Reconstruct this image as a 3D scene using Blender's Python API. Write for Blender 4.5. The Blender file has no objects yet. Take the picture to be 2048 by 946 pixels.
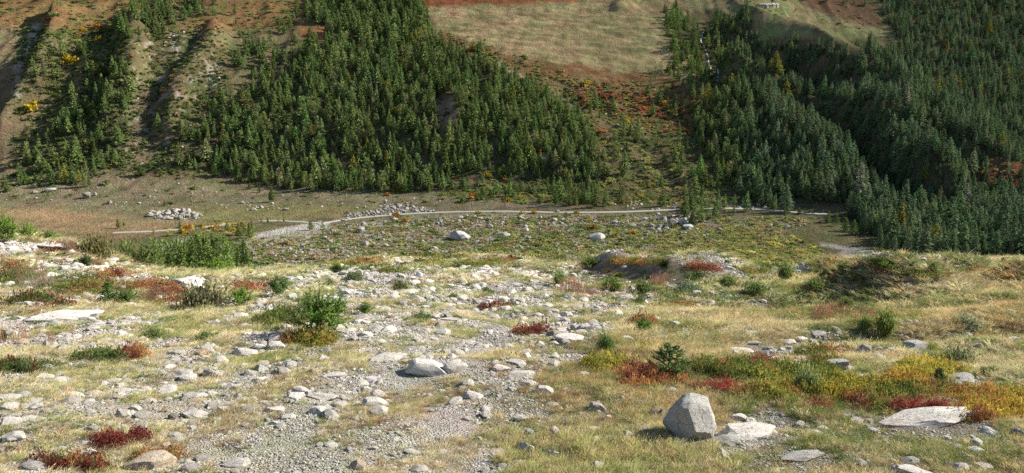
import bpy, math, random, time
import numpy as np
from mathutils import Vector, Matrix, Quaternion
T0 = time.time()
random.seed(7)
RNG = np.random.default_rng(7)
scene = bpy.context.scene
col = scene.collection

# ------------------------------------------------------------------ camera, world, sun, exposure
W, H = 2048.0, 946.0
HFOV = math.radians(68.0)
F = W / 2 / math.tan(HFOV / 2)
PITCH = math.radians(13.0)
CP, SP = math.cos(PITCH), math.sin(PITCH)
cam_d = bpy.data.cameras.new("camera")
cam = bpy.data.objects.new("camera", cam_d)
col.objects.link(cam)
scene.camera = cam
cam_d.sensor_width = 36.0
cam_d.angle = HFOV
cam_d.clip_start = 0.05
cam_d.clip_end = 20000
cam.location = (0, 0, 0)
cam.rotation_euler = (math.radians(90) - PITCH, 0, 0)

SUN_EL = math.radians(32.0)
SUN_DIR = Vector((0.955, 0.30, 0)).normalized() * math.cos(SUN_EL) + Vector((0, 0, math.sin(SUN_EL)))
world = bpy.data.worlds.new("World")
scene.world = world
world.use_nodes = True
wn = world.node_tree.nodes
wl = world.node_tree.links
bg = wn["Background"]
sky = wn.new("ShaderNodeTexSky")
sky.sky_type = 'NISHITA'
sky.sun_disc = False
sky.sun_elevation = SUN_EL
sky.sun_rotation = math.atan2(SUN_DIR.x, SUN_DIR.y)
sky.altitude = 1700
wl.new(sky.outputs[0], bg.inputs[0])
bg.inputs[1].default_value = 0.068
sun_d = bpy.data.lights.new("sun", 'SUN')
sun_d.energy = 4.6
sun_d.angle = math.radians(0.53)
sun_d.color = (1.0, 0.94, 0.84)
sun = bpy.data.objects.new("sun", sun_d)
col.objects.link(sun)
sun.rotation_euler = SUN_DIR.to_track_quat('Z', 'Y').to_euler()
scene.view_settings.view_transform = 'Standard'
scene.view_settings.look = 'None'
scene.view_settings.exposure = 1.1
scene.view_settings.gamma = 1.0
HAZE = 0.0
scene.cycles.max_bounces = 4
scene.cycles.volume_bounces = 0
scene.cycles.diffuse_bounces = 2
scene.cycles.transparent_max_bounces = 4
scene.cycles.transmission_bounces = 2
scene.cycles.use_denoising = False

# ------------------------------------------------------------------ noise
_perm = np.random.default_rng(3).permutation(256).astype(np.int64)
_perm = np.concatenate([_perm, _perm, _perm])
_ga = np.random.default_rng(5).uniform(0, 2 * np.pi, 256)
_gx, _gy = np.cos(_ga), np.sin(_ga)
def perlin(x, y, seed=0):
    x = np.asarray(x, float) + seed * 17.37; y = np.asarray(y, float) + seed * 9.71
    xi = np.floor(x).astype(np.int64); yi = np.floor(y).astype(np.int64)
    xf = x - xi; yf = y - yi
    u = xf * xf * xf * (xf * (xf * 6 - 15) + 10); v = yf * yf * yf * (yf * (yf * 6 - 15) + 10)
    def g(ix, iy, dx, dy):
        h = _perm[(_perm[ix & 255] + iy) & 255]
        return _gx[h] * dx + _gy[h] * dy
    a = g(xi, yi, xf, yf); b = g(xi + 1, yi, xf - 1, yf)
    c = g(xi, yi + 1, xf, yf - 1); d = g(xi + 1, yi + 1, xf - 1, yf - 1)
    return (a + (b - a) * u + ((c + (d - c) * u) - (a + (b - a) * u)) * v) * 1.45
def fbm(x, y, octv=4, seed=0, gain=0.5):
    s = 0; a = 1.0; n = 0
    for i in range(octv):
        s = s + a * perlin(x * 2 ** i, y * 2 ** i, seed + i * 3); n += a; a *= gain
    return s / n
def sstep(a, b, x):
    t = np.clip((x - a) / (b - a), 0, 1)
    return t * t * (3 - 2 * t)

# ------------------------------------------------------------------ picture point <-> place (survey of the photograph)
def dirs(px, py):
    u = (np.asarray(px, float) - W / 2) / F; v = (H / 2 - np.asarray(py, float)) / F
    return u, CP + v * SP, -SP + v * CP
def tanv(py):
    v = (H / 2 - np.asarray(py, float)) / F
    return (-SP + v * CP) / (CP + v * SP)
def project(x, y, z):
    dep = y * CP - z * SP
    up = y * SP + z * CP
    dep = np.maximum(dep, 1e-3)
    return W / 2 + F * x / dep, H / 2 - F * up / dep

# ------------------------------------------------------------------ terrain table: (distance, picture row) per column
FGK = [(4.0, 946), (5.7, 800), (8.0, 700)]
COLS = {
 -1700: [(12, 620), (16, 560), (26, 470), (130, 485), (290, 520), (340, 490), (410, 430), (470, 375), (530, 250), (590, 110), (700, 0), (1050, -250), (2400, -330)],
 0:     [(11, 620), (15, 560), (27, 484), (120, 500), (270, 525), (330, 490), (410, 428), (470, 372), (530, 250), (590, 110), (700, 0), (1050, -250), (2400, -330)],
 120:   [(11.5, 620), (15, 560), (29, 496), (120, 512), (270, 528), (330, 490), (410, 428), (472, 370), (530, 250), (590, 110), (700, 0), (1050, -250), (2400, -330)],
 300:   [(12, 620), (17, 568), (29, 552), (130, 556), (270, 538), (330, 490), (410, 428), (475, 368), (535, 250), (590, 110), (700, 0), (1050, -250), (2400, -330)],
 500:   [(12, 620), (18, 568), (36, 552), (140, 556), (290, 530), (340, 480), (410, 428), (480, 385), (540, 250), (620, 110), (710, 0), (1050, -250), (2400, -330)],
 750:   [(12, 620), (19, 560), (45, 518), (140, 521), (290, 517), (340, 482), (405, 430), (480, 380), (550, 240), (640, 110), (740, 0), (1090, -250), (2400, -330)],
 1000:  [(12, 620), (19, 560), (48, 520), (140, 523), (290, 519), (340, 482), (410, 422), (455, 392), (550, 230), (610, 150), (760, 0), (1100, -250), (2400, -330)],
 1250:  [(12, 620), (20, 572), (42, 548), (130, 556), (280, 530), (340, 486), (410, 423), (440, 403), (560, 250), (640, 155), (800, 0), (1150, -250), (2400, -330)],
 1450:  [(12, 620), (20, 575), (46, 548), (130, 556), (280, 530), (340, 486), (410, 419), (440, 402), (560, 265), (680, 150), (850, 0), (1200, -250), (2400, -330)],
 1600:  [(12, 620), (20, 578), (52, 543), (140, 552), (280, 530), (335, 488), (400, 428), (440, 408), (560, 300), (720, 160), (920, 0), (1270, -250), (2500, -330)],
 1750:  [(12, 620), (20, 580), (58, 536), (140, 548), (275, 532), (330, 492), (380, 450), (425, 420), (540, 330), (740, 165), (950, 0), (1300, -250), (2500, -330)],
 1900:  [(12, 620), (20, 582), (62, 527), (140, 540), (275, 530), (325, 497), (355, 472), (395, 440), (560, 320), (760, 155), (960, 0), (1310, -250), (2500, -330)],
 2048:  [(12, 620), (20, 584), (64, 522), (140, 537), (275, 530), (325, 497), (350, 475), (385, 448), (570, 320), (780, 155), (980, 0), (1330, -250), (2500, -330)],
 3750:  [(12, 620), (20, 584), (64, 522), (140, 537), (275, 530), (325, 497), (350, 475), (385, 448), (570, 320), (780, 155), (980, 0), (1330, -250), (2500, -330)],
}
_cpx = np.array(sorted(COLS)); _cu = (_cpx - W / 2) / F
_tab = [[(0.3, None)] + FGK + COLS[int(c)] for c in _cpx]
_KD = np.array([[k[0] for k in r] for r in _tab], float)
_KZ = np.array([[-1.70 if k[1] is None else k[0] * tanv(k[1]) for k in r] for r in _tab], float)
NK = _KD.shape[1]
_us = np.linspace(-1.8, 1.8, 721)
def _smooth(a, n=5):
    k = np.hanning(2 * n + 1); k /= k.sum()
    return np.convolve(np.pad(a, n, mode='edge'), k, mode='valid')
_SD = np.stack([_smooth(np.interp(_us, _cu, _KD[:, k])) for k in range(NK)], 1)
_SS = np.stack([_smooth(np.interp(_us, _cu, _KZ[:, k] / _KD[:, k])) for k in range(NK)], 1)
def knots(u):
    t = np.clip((u + 1.8) / 3.6 * 720, 0, 719.999); i = t.astype(int); f = (t - i)[:, None]
    D = _SD[i] * (1 - f) + _SD[i + 1] * f
    S = _SS[i] * (1 - f) + _SS[i + 1] * f
    return D, S * D
def base_z(x, y):
    x = np.asarray(x, float).ravel(); y = np.maximum(np.asarray(y, float).ravel(), 0.05)
    out = np.empty_like(x)
    for s in range(0, len(x), 60000):
        xs, ys = x[s:s + 60000], y[s:s + 60000]
        D, Z = knots(np.clip(xs / ys, -1.79, 1.79))
        h = np.diff(D, axis=1); d = np.diff(Z, axis=1) / h
        m = np.zeros_like(D)
        w1 = 2 * h[:, 1:] + h[:, :-1]; w2 = h[:, 1:] + 2 * h[:, :-1]
        ok = d[:, :-1] * d[:, 1:] > 0
        with np.errstate(divide='ignore', invalid='ignore'):
            hm = (w1 + w2) / (w1 / d[:, :-1] + w2 / d[:, 1:])
        m[:, 1:-1] = np.where(ok, hm, 0); m[:, 0] = d[:, 0]; m[:, -1] = d[:, -1]
        k = np.clip((D <= ys[:, None]).sum(1) - 1, 0, NK - 2); r = np.arange(len(xs))
        hh = h[r, k]; t = np.clip((ys - D[r, k]) / hh, 0, 1)
        out[s:s + 60000] = ((2 * t**3 - 3 * t**2 + 1) * Z[r, k] + (t**3 - 2 * t**2 + t) * hh * m[r, k]
               + (-2 * t**3 + 3 * t**2) * Z[r, k + 1] + (t**3 - t**2) * hh * m[r, k + 1])
    return out
_marchD = np.geomspace(2.2, 1400, 900)
def cast(zfun, pts, dmin=0):
    """where the lines of sight through picture points meet the land"""
    pts = np.asarray(pts, float).reshape(-1, 2)
    dx, dy, dz = dirs(pts[:, 0], pts[:, 1])
    Ds = _marchD[_marchD >= dmin]
    X = (dx / dy)[:, None] * Ds[None]; Z = (dz / dy)[:, None] * Ds[None]
    G = zfun(X.ravel(), np.broadcast_to(Ds, X.shape).ravel()).reshape(X.shape)
    hit = Z <= G
    k = np.where(hit.any(1), hit.argmax(1), len(Ds) - 1); k = np.maximum(k, 1)
    r = np.arange(len(pts))
    a = Z[r, k - 1] - G[r, k - 1]; b = Z[r, k] - G[r, k]
    t = np.clip(a / np.where(np.abs(a - b) < 1e-9, 1, a - b), 0, 1)
    D = Ds[k - 1] + (Ds[k] - Ds[k - 1]) * t
    return np.stack([(dx / dy) * D, D], 1)

# relief: crest lines on the mountain (picture polyline, height, width on left, width on right)
RIDGES = [
 ([(112, 30), (105, 80), (75, 150), (38, 215), (5, 262)], 10, 9, 26),
 ([(272, 50), (268, 110), (262, 175), (230, 250)], 13, 18, 14),
 ([(430, 60), (420, 110), (385, 150), (352, 200), (340, 260)], 10, 15, 16),
 ([(905, 190), (912, 240), (900, 262)], 7, 12, 12),
 ([(1122, 300), (1130, 330), (1118, 352)], 6, 8, 10),
 ([(1345, 20), (1385, 150), (1450, 195), (1560, 275), (1650, 350), (1700, 400)], [2, 5, 17, 27, 27, 18], 80, 20),
 ([(1500, -10), (1505, 60), (1540, 120), (1640, 190), (1760, 280), (1850, 350)], [14, 24, 42, 56, 56, 40], 56, 80),
 ([(1478, 200), (1560, 245), (1660, 290), (1760, 355), (1850, 410)], 32, 25, 34),
 ([(1800, 240), (1900, 310), (1990, 380)], 6, 22, 30),
 ([(1265, -20), (1240, 20)], 6, 14, 14),
]
_rid = []
for pl, hgt, wl_, wr_ in RIDGES:
    q = cast(base_z, pl, dmin=420)
    _rid.append((q, hgt, wl_, wr_))
def ridge_z(x, y):
    z = np.zeros_like(x)
    far = (y > 380) & (y < 1300)
    xs, ys = x[far], y[far]; acc = np.zeros_like(xs)
    for q, hgt, wl_, wr_ in _rid:
        best = np.full(xs.shape, 1e9); side = np.zeros(xs.shape)
        hs = list(hgt) if hasattr(hgt, '__len__') else [hgt] * len(q); hv = np.zeros(xs.shape)
        for a, b, h0, h1 in zip(q[:-1], q[1:], hs[:-1], hs[1:]):
            e = b - a; L2 = (e ** 2).sum()
            t = np.clip(((xs - a[0]) * e[0] + (ys - a[1]) * e[1]) / L2, 0, 1)
            ddx = xs - a[0] - t * e[0]; ddy = ys - a[1] - t * e[1]
            d2 = np.hypot(ddx, ddy)
            m = d2 < best; best[m] = d2[m]; side[m] = ddx[m]; hv[m] = h0 + (h1 - h0) * t[m]
        w = np.where(side < 0, wl_, wr_)
        t = np.clip(best / w, 0, 1)
        acc += hv * (1 - t) ** 2 * (1 + 2 * t) 
    z[far] = acc
    return z
# hummocks of the moraine: picture point, height, radius across, radius along view, twist
HUMMOCKS = [
 (1222, 552, .95, 1.7, 2.2, 0.3, 24), (1320, 560, .85, 1.9, 2.4, 0.3, 22), (1420, 560, .45, 3, 2.4, .3, 24), (1480, 555, 0.25, 3.0, 3.0, 0.0, 30),
 (1770, 590, 1.0, 2.2, 1.3, 0.75, 16), (1900, 572, .95, 3.2, 1.5, 0.6, 20), (2060, 585, .8, 3.0, 1.3, 0.5, 18), (1700, 566, .8, 2.6, 1.8, .5, 24), (1640, 600, -.3, 1.2, 1.6, .4, 15),
 (1560, 600, -0.25, 3.0, 1.6, 0, 14), (1920, 668, -0.28, 2.2, 0.35, .1, 9), (1760, 642, -0.26, 1.6, 0.4, 0, 10), (1960, 640, .24, 1.6, .6, .2, 10), (1720, 622, .16, 1.6, .5, 0, 11), (1990, 605, -.25, 3, .5, .2, 13),
 (60, 500, 0.25, 3, 2, 0, 20), (1450, 600, -0.15, 3, 2, 0, 14),
 (1590, 700, -0.10, 1.0, .6, 0, 7), (870, 735, 0.08, .6, .4, 0, 6), (600, 680, .10, 1.2, .6, 0, 7), (1500, 845, -0.06, .5, .3, 0, 4.6),
]
_hum = []
for px, py, hh, rx, ry, tw, dm in HUMMOCKS:
    q = cast(base_z, [(px, py)], dmin=dm * 0.6)[0]
    _hum.append((q[0], q[1], hh, rx, ry, tw))
def hum_z(x, y):
    z = np.zeros_like(x)
    near = y < 110
    xs, ys = x[near], y[near]; acc = np.zeros_like(xs)
    for cx, cy, hh, rx, ry, tw in _hum:
        dx, dy = xs - cx, ys - cy
        a = dx * math.cos(tw) + dy * math.sin(tw); b = -dx * math.sin(tw) + dy * math.cos(tw)
        ra = np.where(a < 0, rx * .45, rx * 1.5) if hh > .4 else rx
        acc += hh * np.exp(-(a / ra) ** 2 - (b / ry) ** 2)
    z[near] = acc
    return z
_OCT = [(0.45, .022), (1.1, .06), (2.7, .12), (7, .22), (18, .34), (45, 1.0), (110, 3.0)]
def land_z(x, y, fine=True):
    sh = np.shape(x)
    x = np.asarray(x, float).ravel(); y = np.asarray(y, float).ravel()
    z = base_z(x, y) + ridge_z(x, y) + hum_z(x, y)
    mount = sstep(430, 520, y)
    flat = 1 - 0.75 * sstep(290, 330, y) * (1 - mount)
    for i, (L, a) in enumerate(_OCT):
        k = sstep(L * 1.2, L * 4, y)
        if L >= 7: k = k * np.where(L > 20, mount, flat)
        z = z + k * a * perlin(x / L, y / L, 11 + i)
    # downslope gullies of the mountain
    g = perlin(x / 26 + 0.6 * perlin(x / 60, y / 60, 50), y / 130, 51)
    mead = sstep(590, 640, y) * sstep(-75, -45, x) * (1 - sstep(150, 190, x))
    z = z + mead * (1.5 * perlin(x / 40 + y / 30, y / 9 - x / 55, 57) + .8 * perlin(x / 14 + y / 20, y / 4 - x / 30, 58))
    z = z + (1 - .85 * mead) * mount * (1 - sstep(900, 1200, y)) * (2.2 * (1 - np.abs(g) * 2.2) + 0.9 * perlin(x / 9, y / 30, 52))
    z = z + mount * 0.5 * perlin(x / 6, y / 6, 53)
    return z.reshape(sh)
def ground_at(px, py, dmin=0):
    q = cast(land_z, [(px, py)], dmin)[0]
    return float(q[0]), float(q[1]), float(land_z(np.array([q[0]]), np.array([q[1]]))[0])

# ------------------------------------------------------------------ zones, from picture polygons
def poly_sd(px, py, poly):
    """signed distance (inside > 0) in picture units"""
    P = np.asarray(poly, float); best = np.full(px.shape, 1e9); ins = np.zeros(px.shape, bool)
    for (x0, y0), (x1, y1) in zip(P, np.roll(P, -1, 0)):
        ex, ey = x1 - x0, y1 - y0
        t = np.clip(((px - x0) * ex + (py - y0) * ey) / (ex * ex + ey * ey + 1e-9), 0, 1)
        best = np.minimum(best, np.hypot(px - x0 - t * ex, py - y0 - t * ey))
        c = (y0 > py) != (y1 > py)
        with np.errstate(divide='ignore', invalid='ignore'):
            c = c & (px < (x1 - x0) * (py - y0) / (y1 - y0 + 1e-12) + x0)
        ins ^= c
    return np.where(ins, best, -best)
def zone(px, py, poly, soft):
    P = np.asarray(poly, float); m = 3 * soft
    out = np.zeros(px.shape)
    k = (px > P[:, 0].min() - m) & (px < P[:, 0].max() + m) & (py > P[:, 1].min() - m) & (py < P[:, 1].max() + m)
    if k.any(): out[k] = sstep(-soft, soft, poly_sd(px[k], py[k], poly))
    return out
def line_w(px, py, pl):
    """pl: (x, y, halfwidth); 1 inside falling to 0"""
    out = np.zeros(px.shape)
    for (x0, y0, w0), (x1, y1, w1) in zip(pl[:-1], pl[1:]):
        ex, ey = x1 - x0, y1 - y0
        t = np.clip(((px - x0) * ex + (py - y0) * ey) / (ex * ex + ey * ey), 0, 1)
        d = np.hypot(px - x0 - t * ex, py - y0 - t * ey)
        out = np.maximum(out, 1 - sstep(0.7, 1.25, d / (w0 + (w1 - w0) * t)))
    return out
def ell(px, py, cx, cy, rx, ry):
    return 1 - sstep(0.6, 1.15, np.hypot((px - cx) / rx, (py - cy) / ry))

PATH1 = [(930, 1100, 110), (905, 946, 80), (885, 880, 66), (850, 820, 50), (800, 772, 36), (752, 722, 26), (720, 700, 18)]
PATH2 = [(830, 790, 20), (930, 715, 24), (985, 690, 34), (1000, 660, 30), (960, 620, 30), (1000, 575, 26), (1020, 540, 20)]
def path_mask(px, py):
    return np.maximum(line_w(px, py, PATH1), 0.8 * line_w(px, py, PATH2))

# ------------------------------------------------------------------ materials
def new_mat(name):
    m = bpy.data.materials.new(name); m.use_nodes = True
    nt = m.node_tree; nt.nodes.clear()
    out = nt.nodes.new("ShaderNodeOutputMaterial")
    return m, nt, out
def nd(nt, t, **kw):
    n = nt.nodes.new(t)
    for k, v in kw.items():
        if k.startswith('i_'): n.inputs[k[2:].replace('_', ' ')].default_value = v
        elif k[0] == 'n' and k[1:].isdigit(): n.inputs[int(k[1:])].default_value = v
        else: setattr(n, k, v)
    return n
def mixc(nt, fac, a, b, mode='MIX'):
    m = nt.nodes.new("ShaderNodeMix"); m.data_type = 'RGBA'; m.blend_type = mode; m.clamp_factor = True
    for s, v in ((0, fac), (6, a), (7, b)):
        if hasattr(v, 'is_linked') or isinstance(v, bpy.types.NodeSocket): nt.links.new(v, m.inputs[s])
        else: m.inputs[s].default_value = v if s == 0 else (*v, 1) if len(v) == 3 else v
    return m.outputs[2]
def noise(nt, vec, scale, detail=3, rough=0.55, lo=0.3, hi=0.7):
    n = nd(nt, "ShaderNodeTexNoise"); n.inputs['Scale'].default_value = scale; n.inputs['Detail'].default_value = detail
    n.inputs['Roughness'].default_value = rough
    nt.links.new(vec, n.inputs['Vector'])
    r = nd(nt, "ShaderNodeMapRange"); r.inputs[1].default_value = lo; r.inputs[2].default_value = hi
    nt.links.new(n.outputs[0], r.inputs[0])
    return r.outputs[0]
def ramp_mul(nt, c, f, lo, hi):
    r = nd(nt, "ShaderNodeMapRange"); r.inputs[3].default_value = lo; r.inputs[4].default_value = hi
    nt.links.new(f, r.inputs[0])
    m = nd(nt, "ShaderNodeVectorMath", operation='SCALE'); nt.links.new(c, m.inputs[0]); nt.links.new(r.outputs[0], m.inputs[3])
    return m.outputs[0]
def pos(nt):
    return nd(nt, "ShaderNodeNewGeometry").outputs['Position']

def ground_material(name, scales, bump_d, pebbles):
    m, nt, out = new_mat(name)
    p = pos(nt)
    a = nd(nt, "ShaderNodeAttribute", attribute_name='Col')
    c = a.outputs['Color']
    f1 = noise(nt, p, scales[0], 5, .6, .25, .75)
    f2 = noise(nt, p, scales[1], 5, .65, .25, .75)
    f3 = noise(nt, p, scales[2], 4, .7, .3, .7)
    c = ramp_mul(nt, c, f1, .78, 1.2); c = ramp_mul(nt, c, f2, .68, 1.3); c = ramp_mul(nt, c, f3, .72, 1.25)
    warm = noise(nt, p, scales[1] * .6, 4, .6, .35, .65)
    tint = mixc(nt, warm, (0.88, 1.02, .86), (1.12, .97, 1.0))
    mm = nd(nt, "ShaderNodeVectorMath", operation='MULTIPLY'); nt.links.new(c, mm.inputs[0]); nt.links.new(tint, mm.inputs[1])
    c = mm.outputs[0]
    bs = nd(nt, "ShaderNodeBsdfDiffuse"); bs.inputs['Roughness'].default_value = 0.8
    hgt = f3
    if pebbles:
        v = nd(nt, "ShaderNodeTexVoronoi"); v.inputs['Scale'].default_value = pebbles; nt.links.new(p, v.inputs['Vector'])
        v2 = nd(nt, "ShaderNodeTexVoronoi"); v2.inputs['Scale'].default_value = pebbles * 3.1; nt.links.new(p, v2.inputs['Vector'])
        sep = nd(nt, "ShaderNodeSeparateColor"); nt.links.new(v.outputs['Color'], sep.inputs[0])
        sep2 = nd(nt, "ShaderNodeSeparateColor"); nt.links.new(v2.outputs['Color'], sep2.inputs[0])
        st = nd(nt, "ShaderNodeMath", operation='GREATER_THAN'); nt.links.new(sep.outputs[0], st.inputs[0]); st.inputs[1].default_value = .62
        sa = nd(nt, "ShaderNodeMath", operation='MULTIPLY'); nt.links.new(st.outputs[0], sa.inputs[0]); nt.links.new(a.outputs['Alpha'], sa.inputs[1])
        pale = mixc(nt, sep.outputs[1], (.30, .28, .25), (.60, .58, .53))
        c = mixc(nt, sa.outputs[0], c, pale)
        c = ramp_mul(nt, c, sep2.outputs[0], .7, 1.25)
        h1 = nd(nt, "ShaderNodeMath", operation='MULTIPLY_ADD'); nt.links.new(v.outputs['Distance'], h1.inputs[0]); h1.inputs[1].default_value = -1.2; nt.links.new(f3, h1.inputs[2])
        hgt = h1.outputs[0]
    nt.links.new(c, bs.inputs[0])
    b = nd(nt, "ShaderNodeBump"); b.inputs['Distance'].default_value = bump_d; b.inputs['Strength'].default_value = 1
    nt.links.new(hgt, b.inputs['Height']); nt.links.new(b.outputs[0], bs.inputs['Normal'])
    nt.links.new(bs.outputs[0], out.inputs[0])
    return m
M_FG = ground_material('moraine_soil', (.35, 1.6, 9), .012, 70)
M_VAL = ground_material('valley_soil', (.02, .09, .5), .5, 1.1)
M_HILL = ground_material('mountain_soil', (.018, .08, .55), .9, 0)

def rock_material(name, light, dark, fleck, scale, lichen=0.5):
    m, nt, out = new_mat(name)
    tc = nd(nt, "ShaderNodeTexCoord").outputs['Object']
    info = nd(nt, "ShaderNodeObjectInfo")
    add = nd(nt, "ShaderNodeVectorMath", operation='MULTIPLY_ADD')
    add.inputs[1].default_value = (1, 1, 1); nt.links.new(tc, add.inputs[0])
    rv = nd(nt, "ShaderNodeCombineXYZ"); nt.links.new(info.outputs['Random'], rv.inputs[0]); nt.links.new(info.outputs['Random'], rv.inputs[1])
    sc_ = nd(nt, "ShaderNodeVectorMath", operation='SCALE'); nt.links.new(rv.outputs[0], sc_.inputs[0]); sc_.inputs[3].default_value = 37.
    nt.links.new(sc_.outputs[0], add.inputs[2]); p = add.outputs[0]
    big = noise(nt, p, 3.2 * scale, 7, .72, .38, .62)
    c = mixc(nt, big, dark, light)
    gr = noise(nt, p, 40 * scale, 2, .8, .42, .58)
    c = mixc(nt, gr, [v * .87 for v in light], c)
    fl = noise(nt, p, 75 * scale, 1, .5, .62, .70)
    c = mixc(nt, fl, c, fleck)
    lic = noise(nt, p, 5 * scale, 6, .75, .56, .64)
    lm = nd(nt, "ShaderNodeMath", operation='MULTIPLY'); nt.links.new(lic, lm.inputs[0]); lm.inputs[1].default_value = lichen
    c = mixc(nt, lm.outputs[0], c, (.07, .075, .06))
    rust = noise(nt, p, 1.3 * scale, 4, .7, .60, .70)
    rm = nd(nt, "ShaderNodeMath", operation='MULTIPLY'); nt.links.new(rust, rm.inputs[0]); rm.inputs[1].default_value = .45
    c = mixc(nt, rm.outputs[0], c, (.34, .22, .13))
    # joints and cracks
    dn = nd(nt, "ShaderNodeTexNoise"); dn.inputs['Scale'].default_value = 3.; nt.links.new(p, dn.inputs['Vector'])
    wv = nd(nt, "ShaderNodeVectorMath", operation='MULTIPLY_ADD'); wv.inputs[1].default_value = (.35, .35, .35); nt.links.new(dn.outputs['Color'], wv.inputs[0]); nt.links.new(p, wv.inputs[2])
    cr = nd(nt, "ShaderNodeTexVoronoi", feature='DISTANCE_TO_EDGE'); cr.inputs['Scale'].default_value = 2.3; nt.links.new(wv.outputs[0], cr.inputs['Vector'])
    cm = nd(nt, "ShaderNodeMapRange"); cm.inputs[1].default_value = .0; cm.inputs[2].default_value = .022; cm.inputs[3].default_value = .75; cm.inputs[4].default_value = 0.; nt.links.new(cr.outputs['Distance'], cm.inputs[0])
    c = mixc(nt, cm.outputs[0], c, (.13, .12, .10))
    t = nd(nt, "ShaderNodeAttribute", attribute_name='tint', attribute_type='INSTANCER')
    mm = nd(nt, "ShaderNodeVectorMath", operation='MULTIPLY'); nt.links.new(c, mm.inputs[0]); nt.links.new(t.outputs['Vector'], mm.inputs[1])
    bs = nd(nt, "ShaderNodeBsdfPrincipled"); bs.inputs['Roughness'].default_value = .85
    bs.inputs['Specular IOR Level'].default_value = .25
    nt.links.new(mm.outputs[0], bs.inputs['Base Color'])
    b = nd(nt, "ShaderNodeBump"); b.inputs['Distance'].default_value = .03; b.inputs['Strength'].default_value = .9
    bh = noise(nt, p, 14 * scale, 6, .75, 0, 1)
    nt.links.new(bh, b.inputs['Height']); nt.links.new(b.outputs[0], bs.inputs['Normal'])
    nt.links.new(bs.outputs[0], out.inputs[0])
    return m
M_ROCK = rock_material('pale_granite', (.80, .78, .735), (.52, .50, .47), (.22, .22, .22), 1.0)
M_ROCKD = rock_material('weathered_granite', (.36, .35, .33), (.24, .23, .21), (.08, .08, .08), 1.0, .6)

def leaf_material(name, trans=.35, vary=.35, own=None, hue=0.0):
    """colour comes from the instancer's tint, varied a little inside each plant"""
    m, nt, out = new_mat(name)
    t = nd(nt, "ShaderNodeAttribute", attribute_name='tint', attribute_type='INSTANCER')
    c = t.outputs['Vector']
    g = nd(nt, "ShaderNodeNewGeometry")
    c = ramp_mul(nt, c, g.outputs['Random Per Island'], 1 - vary, 1 + vary)
    if own:
        a = nd(nt, "ShaderNodeAttribute", attribute_name='Col')
        mm = nd(nt, "ShaderNodeVectorMath", operation='MULTIPLY'); nt.links.new(c, mm.inputs[0]); nt.links.new(a.outputs['Color'], mm.inputs[1]); c = mm.outputs[0]
    d = nd(nt, "ShaderNodeBsdfDiffuse"); nt.links.new(c, d.inputs[0])
    tr = nd(nt, "ShaderNodeBsdfTranslucent"); nt.links.new(c, tr.inputs[0])
    mx = nd(nt, "ShaderNodeMixShader"); mx.inputs[0].default_value = trans
    nt.links.new(d.outputs[0], mx.inputs[1]); nt.links.new(tr.outputs[0], mx.inputs[2])
    nt.links.new(mx.outputs[0], out.inputs[0])
    return m
M_NEEDLE = leaf_material('needles', .22, .3)
M_LEAF = leaf_material('leaves', .35, .45)
M_GRASS = leaf_material('grass_blades', .4, .4, own=True)
def plain_mat(name, c, rough=.9, nscale=8.0, var=(.7, 1.25)):
    m, nt, out = new_mat(name)
    tc = nd(nt, "ShaderNodeTexCoord").outputs['Object']
    f = noise(nt, tc, nscale, 5, .65, .3, .7)
    rgb = nd(nt, "ShaderNodeRGB"); rgb.outputs[0].default_value = (*c, 1)
    cc = ramp_mul(nt, rgb.outputs[0], f, *var)
    bs = nd(nt, "ShaderNodeBsdfPrincipled"); bs.inputs['Roughness'].default_value = rough
    nt.links.new(cc, bs.inputs['Base Color'])
    b = nd(nt, "ShaderNodeBump"); b.inputs['Distance'].default_value = .02; nt.links.new(f, b.inputs['Height']); nt.links.new(b.outputs[0], bs.inputs['Normal'])
    nt.links.new(bs.outputs[0], out.inputs[0])
    return m
M_BARK = plain_mat('bark', (.13, .10, .075), .9, 12)
M_DEAD = plain_mat('bare_twigs', (.27, .24, .20), .9, 12)
M_ROAD = plain_mat('road_gravel', (.34, .32, .28), .95, .8, (.85, 1.15))
M_WHITEWATER = plain_mat('white_water', (.42, .45, .48), .4, 2, (.7, 1.2))
M_HUTWALL = plain_mat('dry_stone', (.30, .27, .24), .9, 1.5)
M_HUTROOF = plain_mat('stone_slate', (.26, .25, .24), .8, 1.5)

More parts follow.
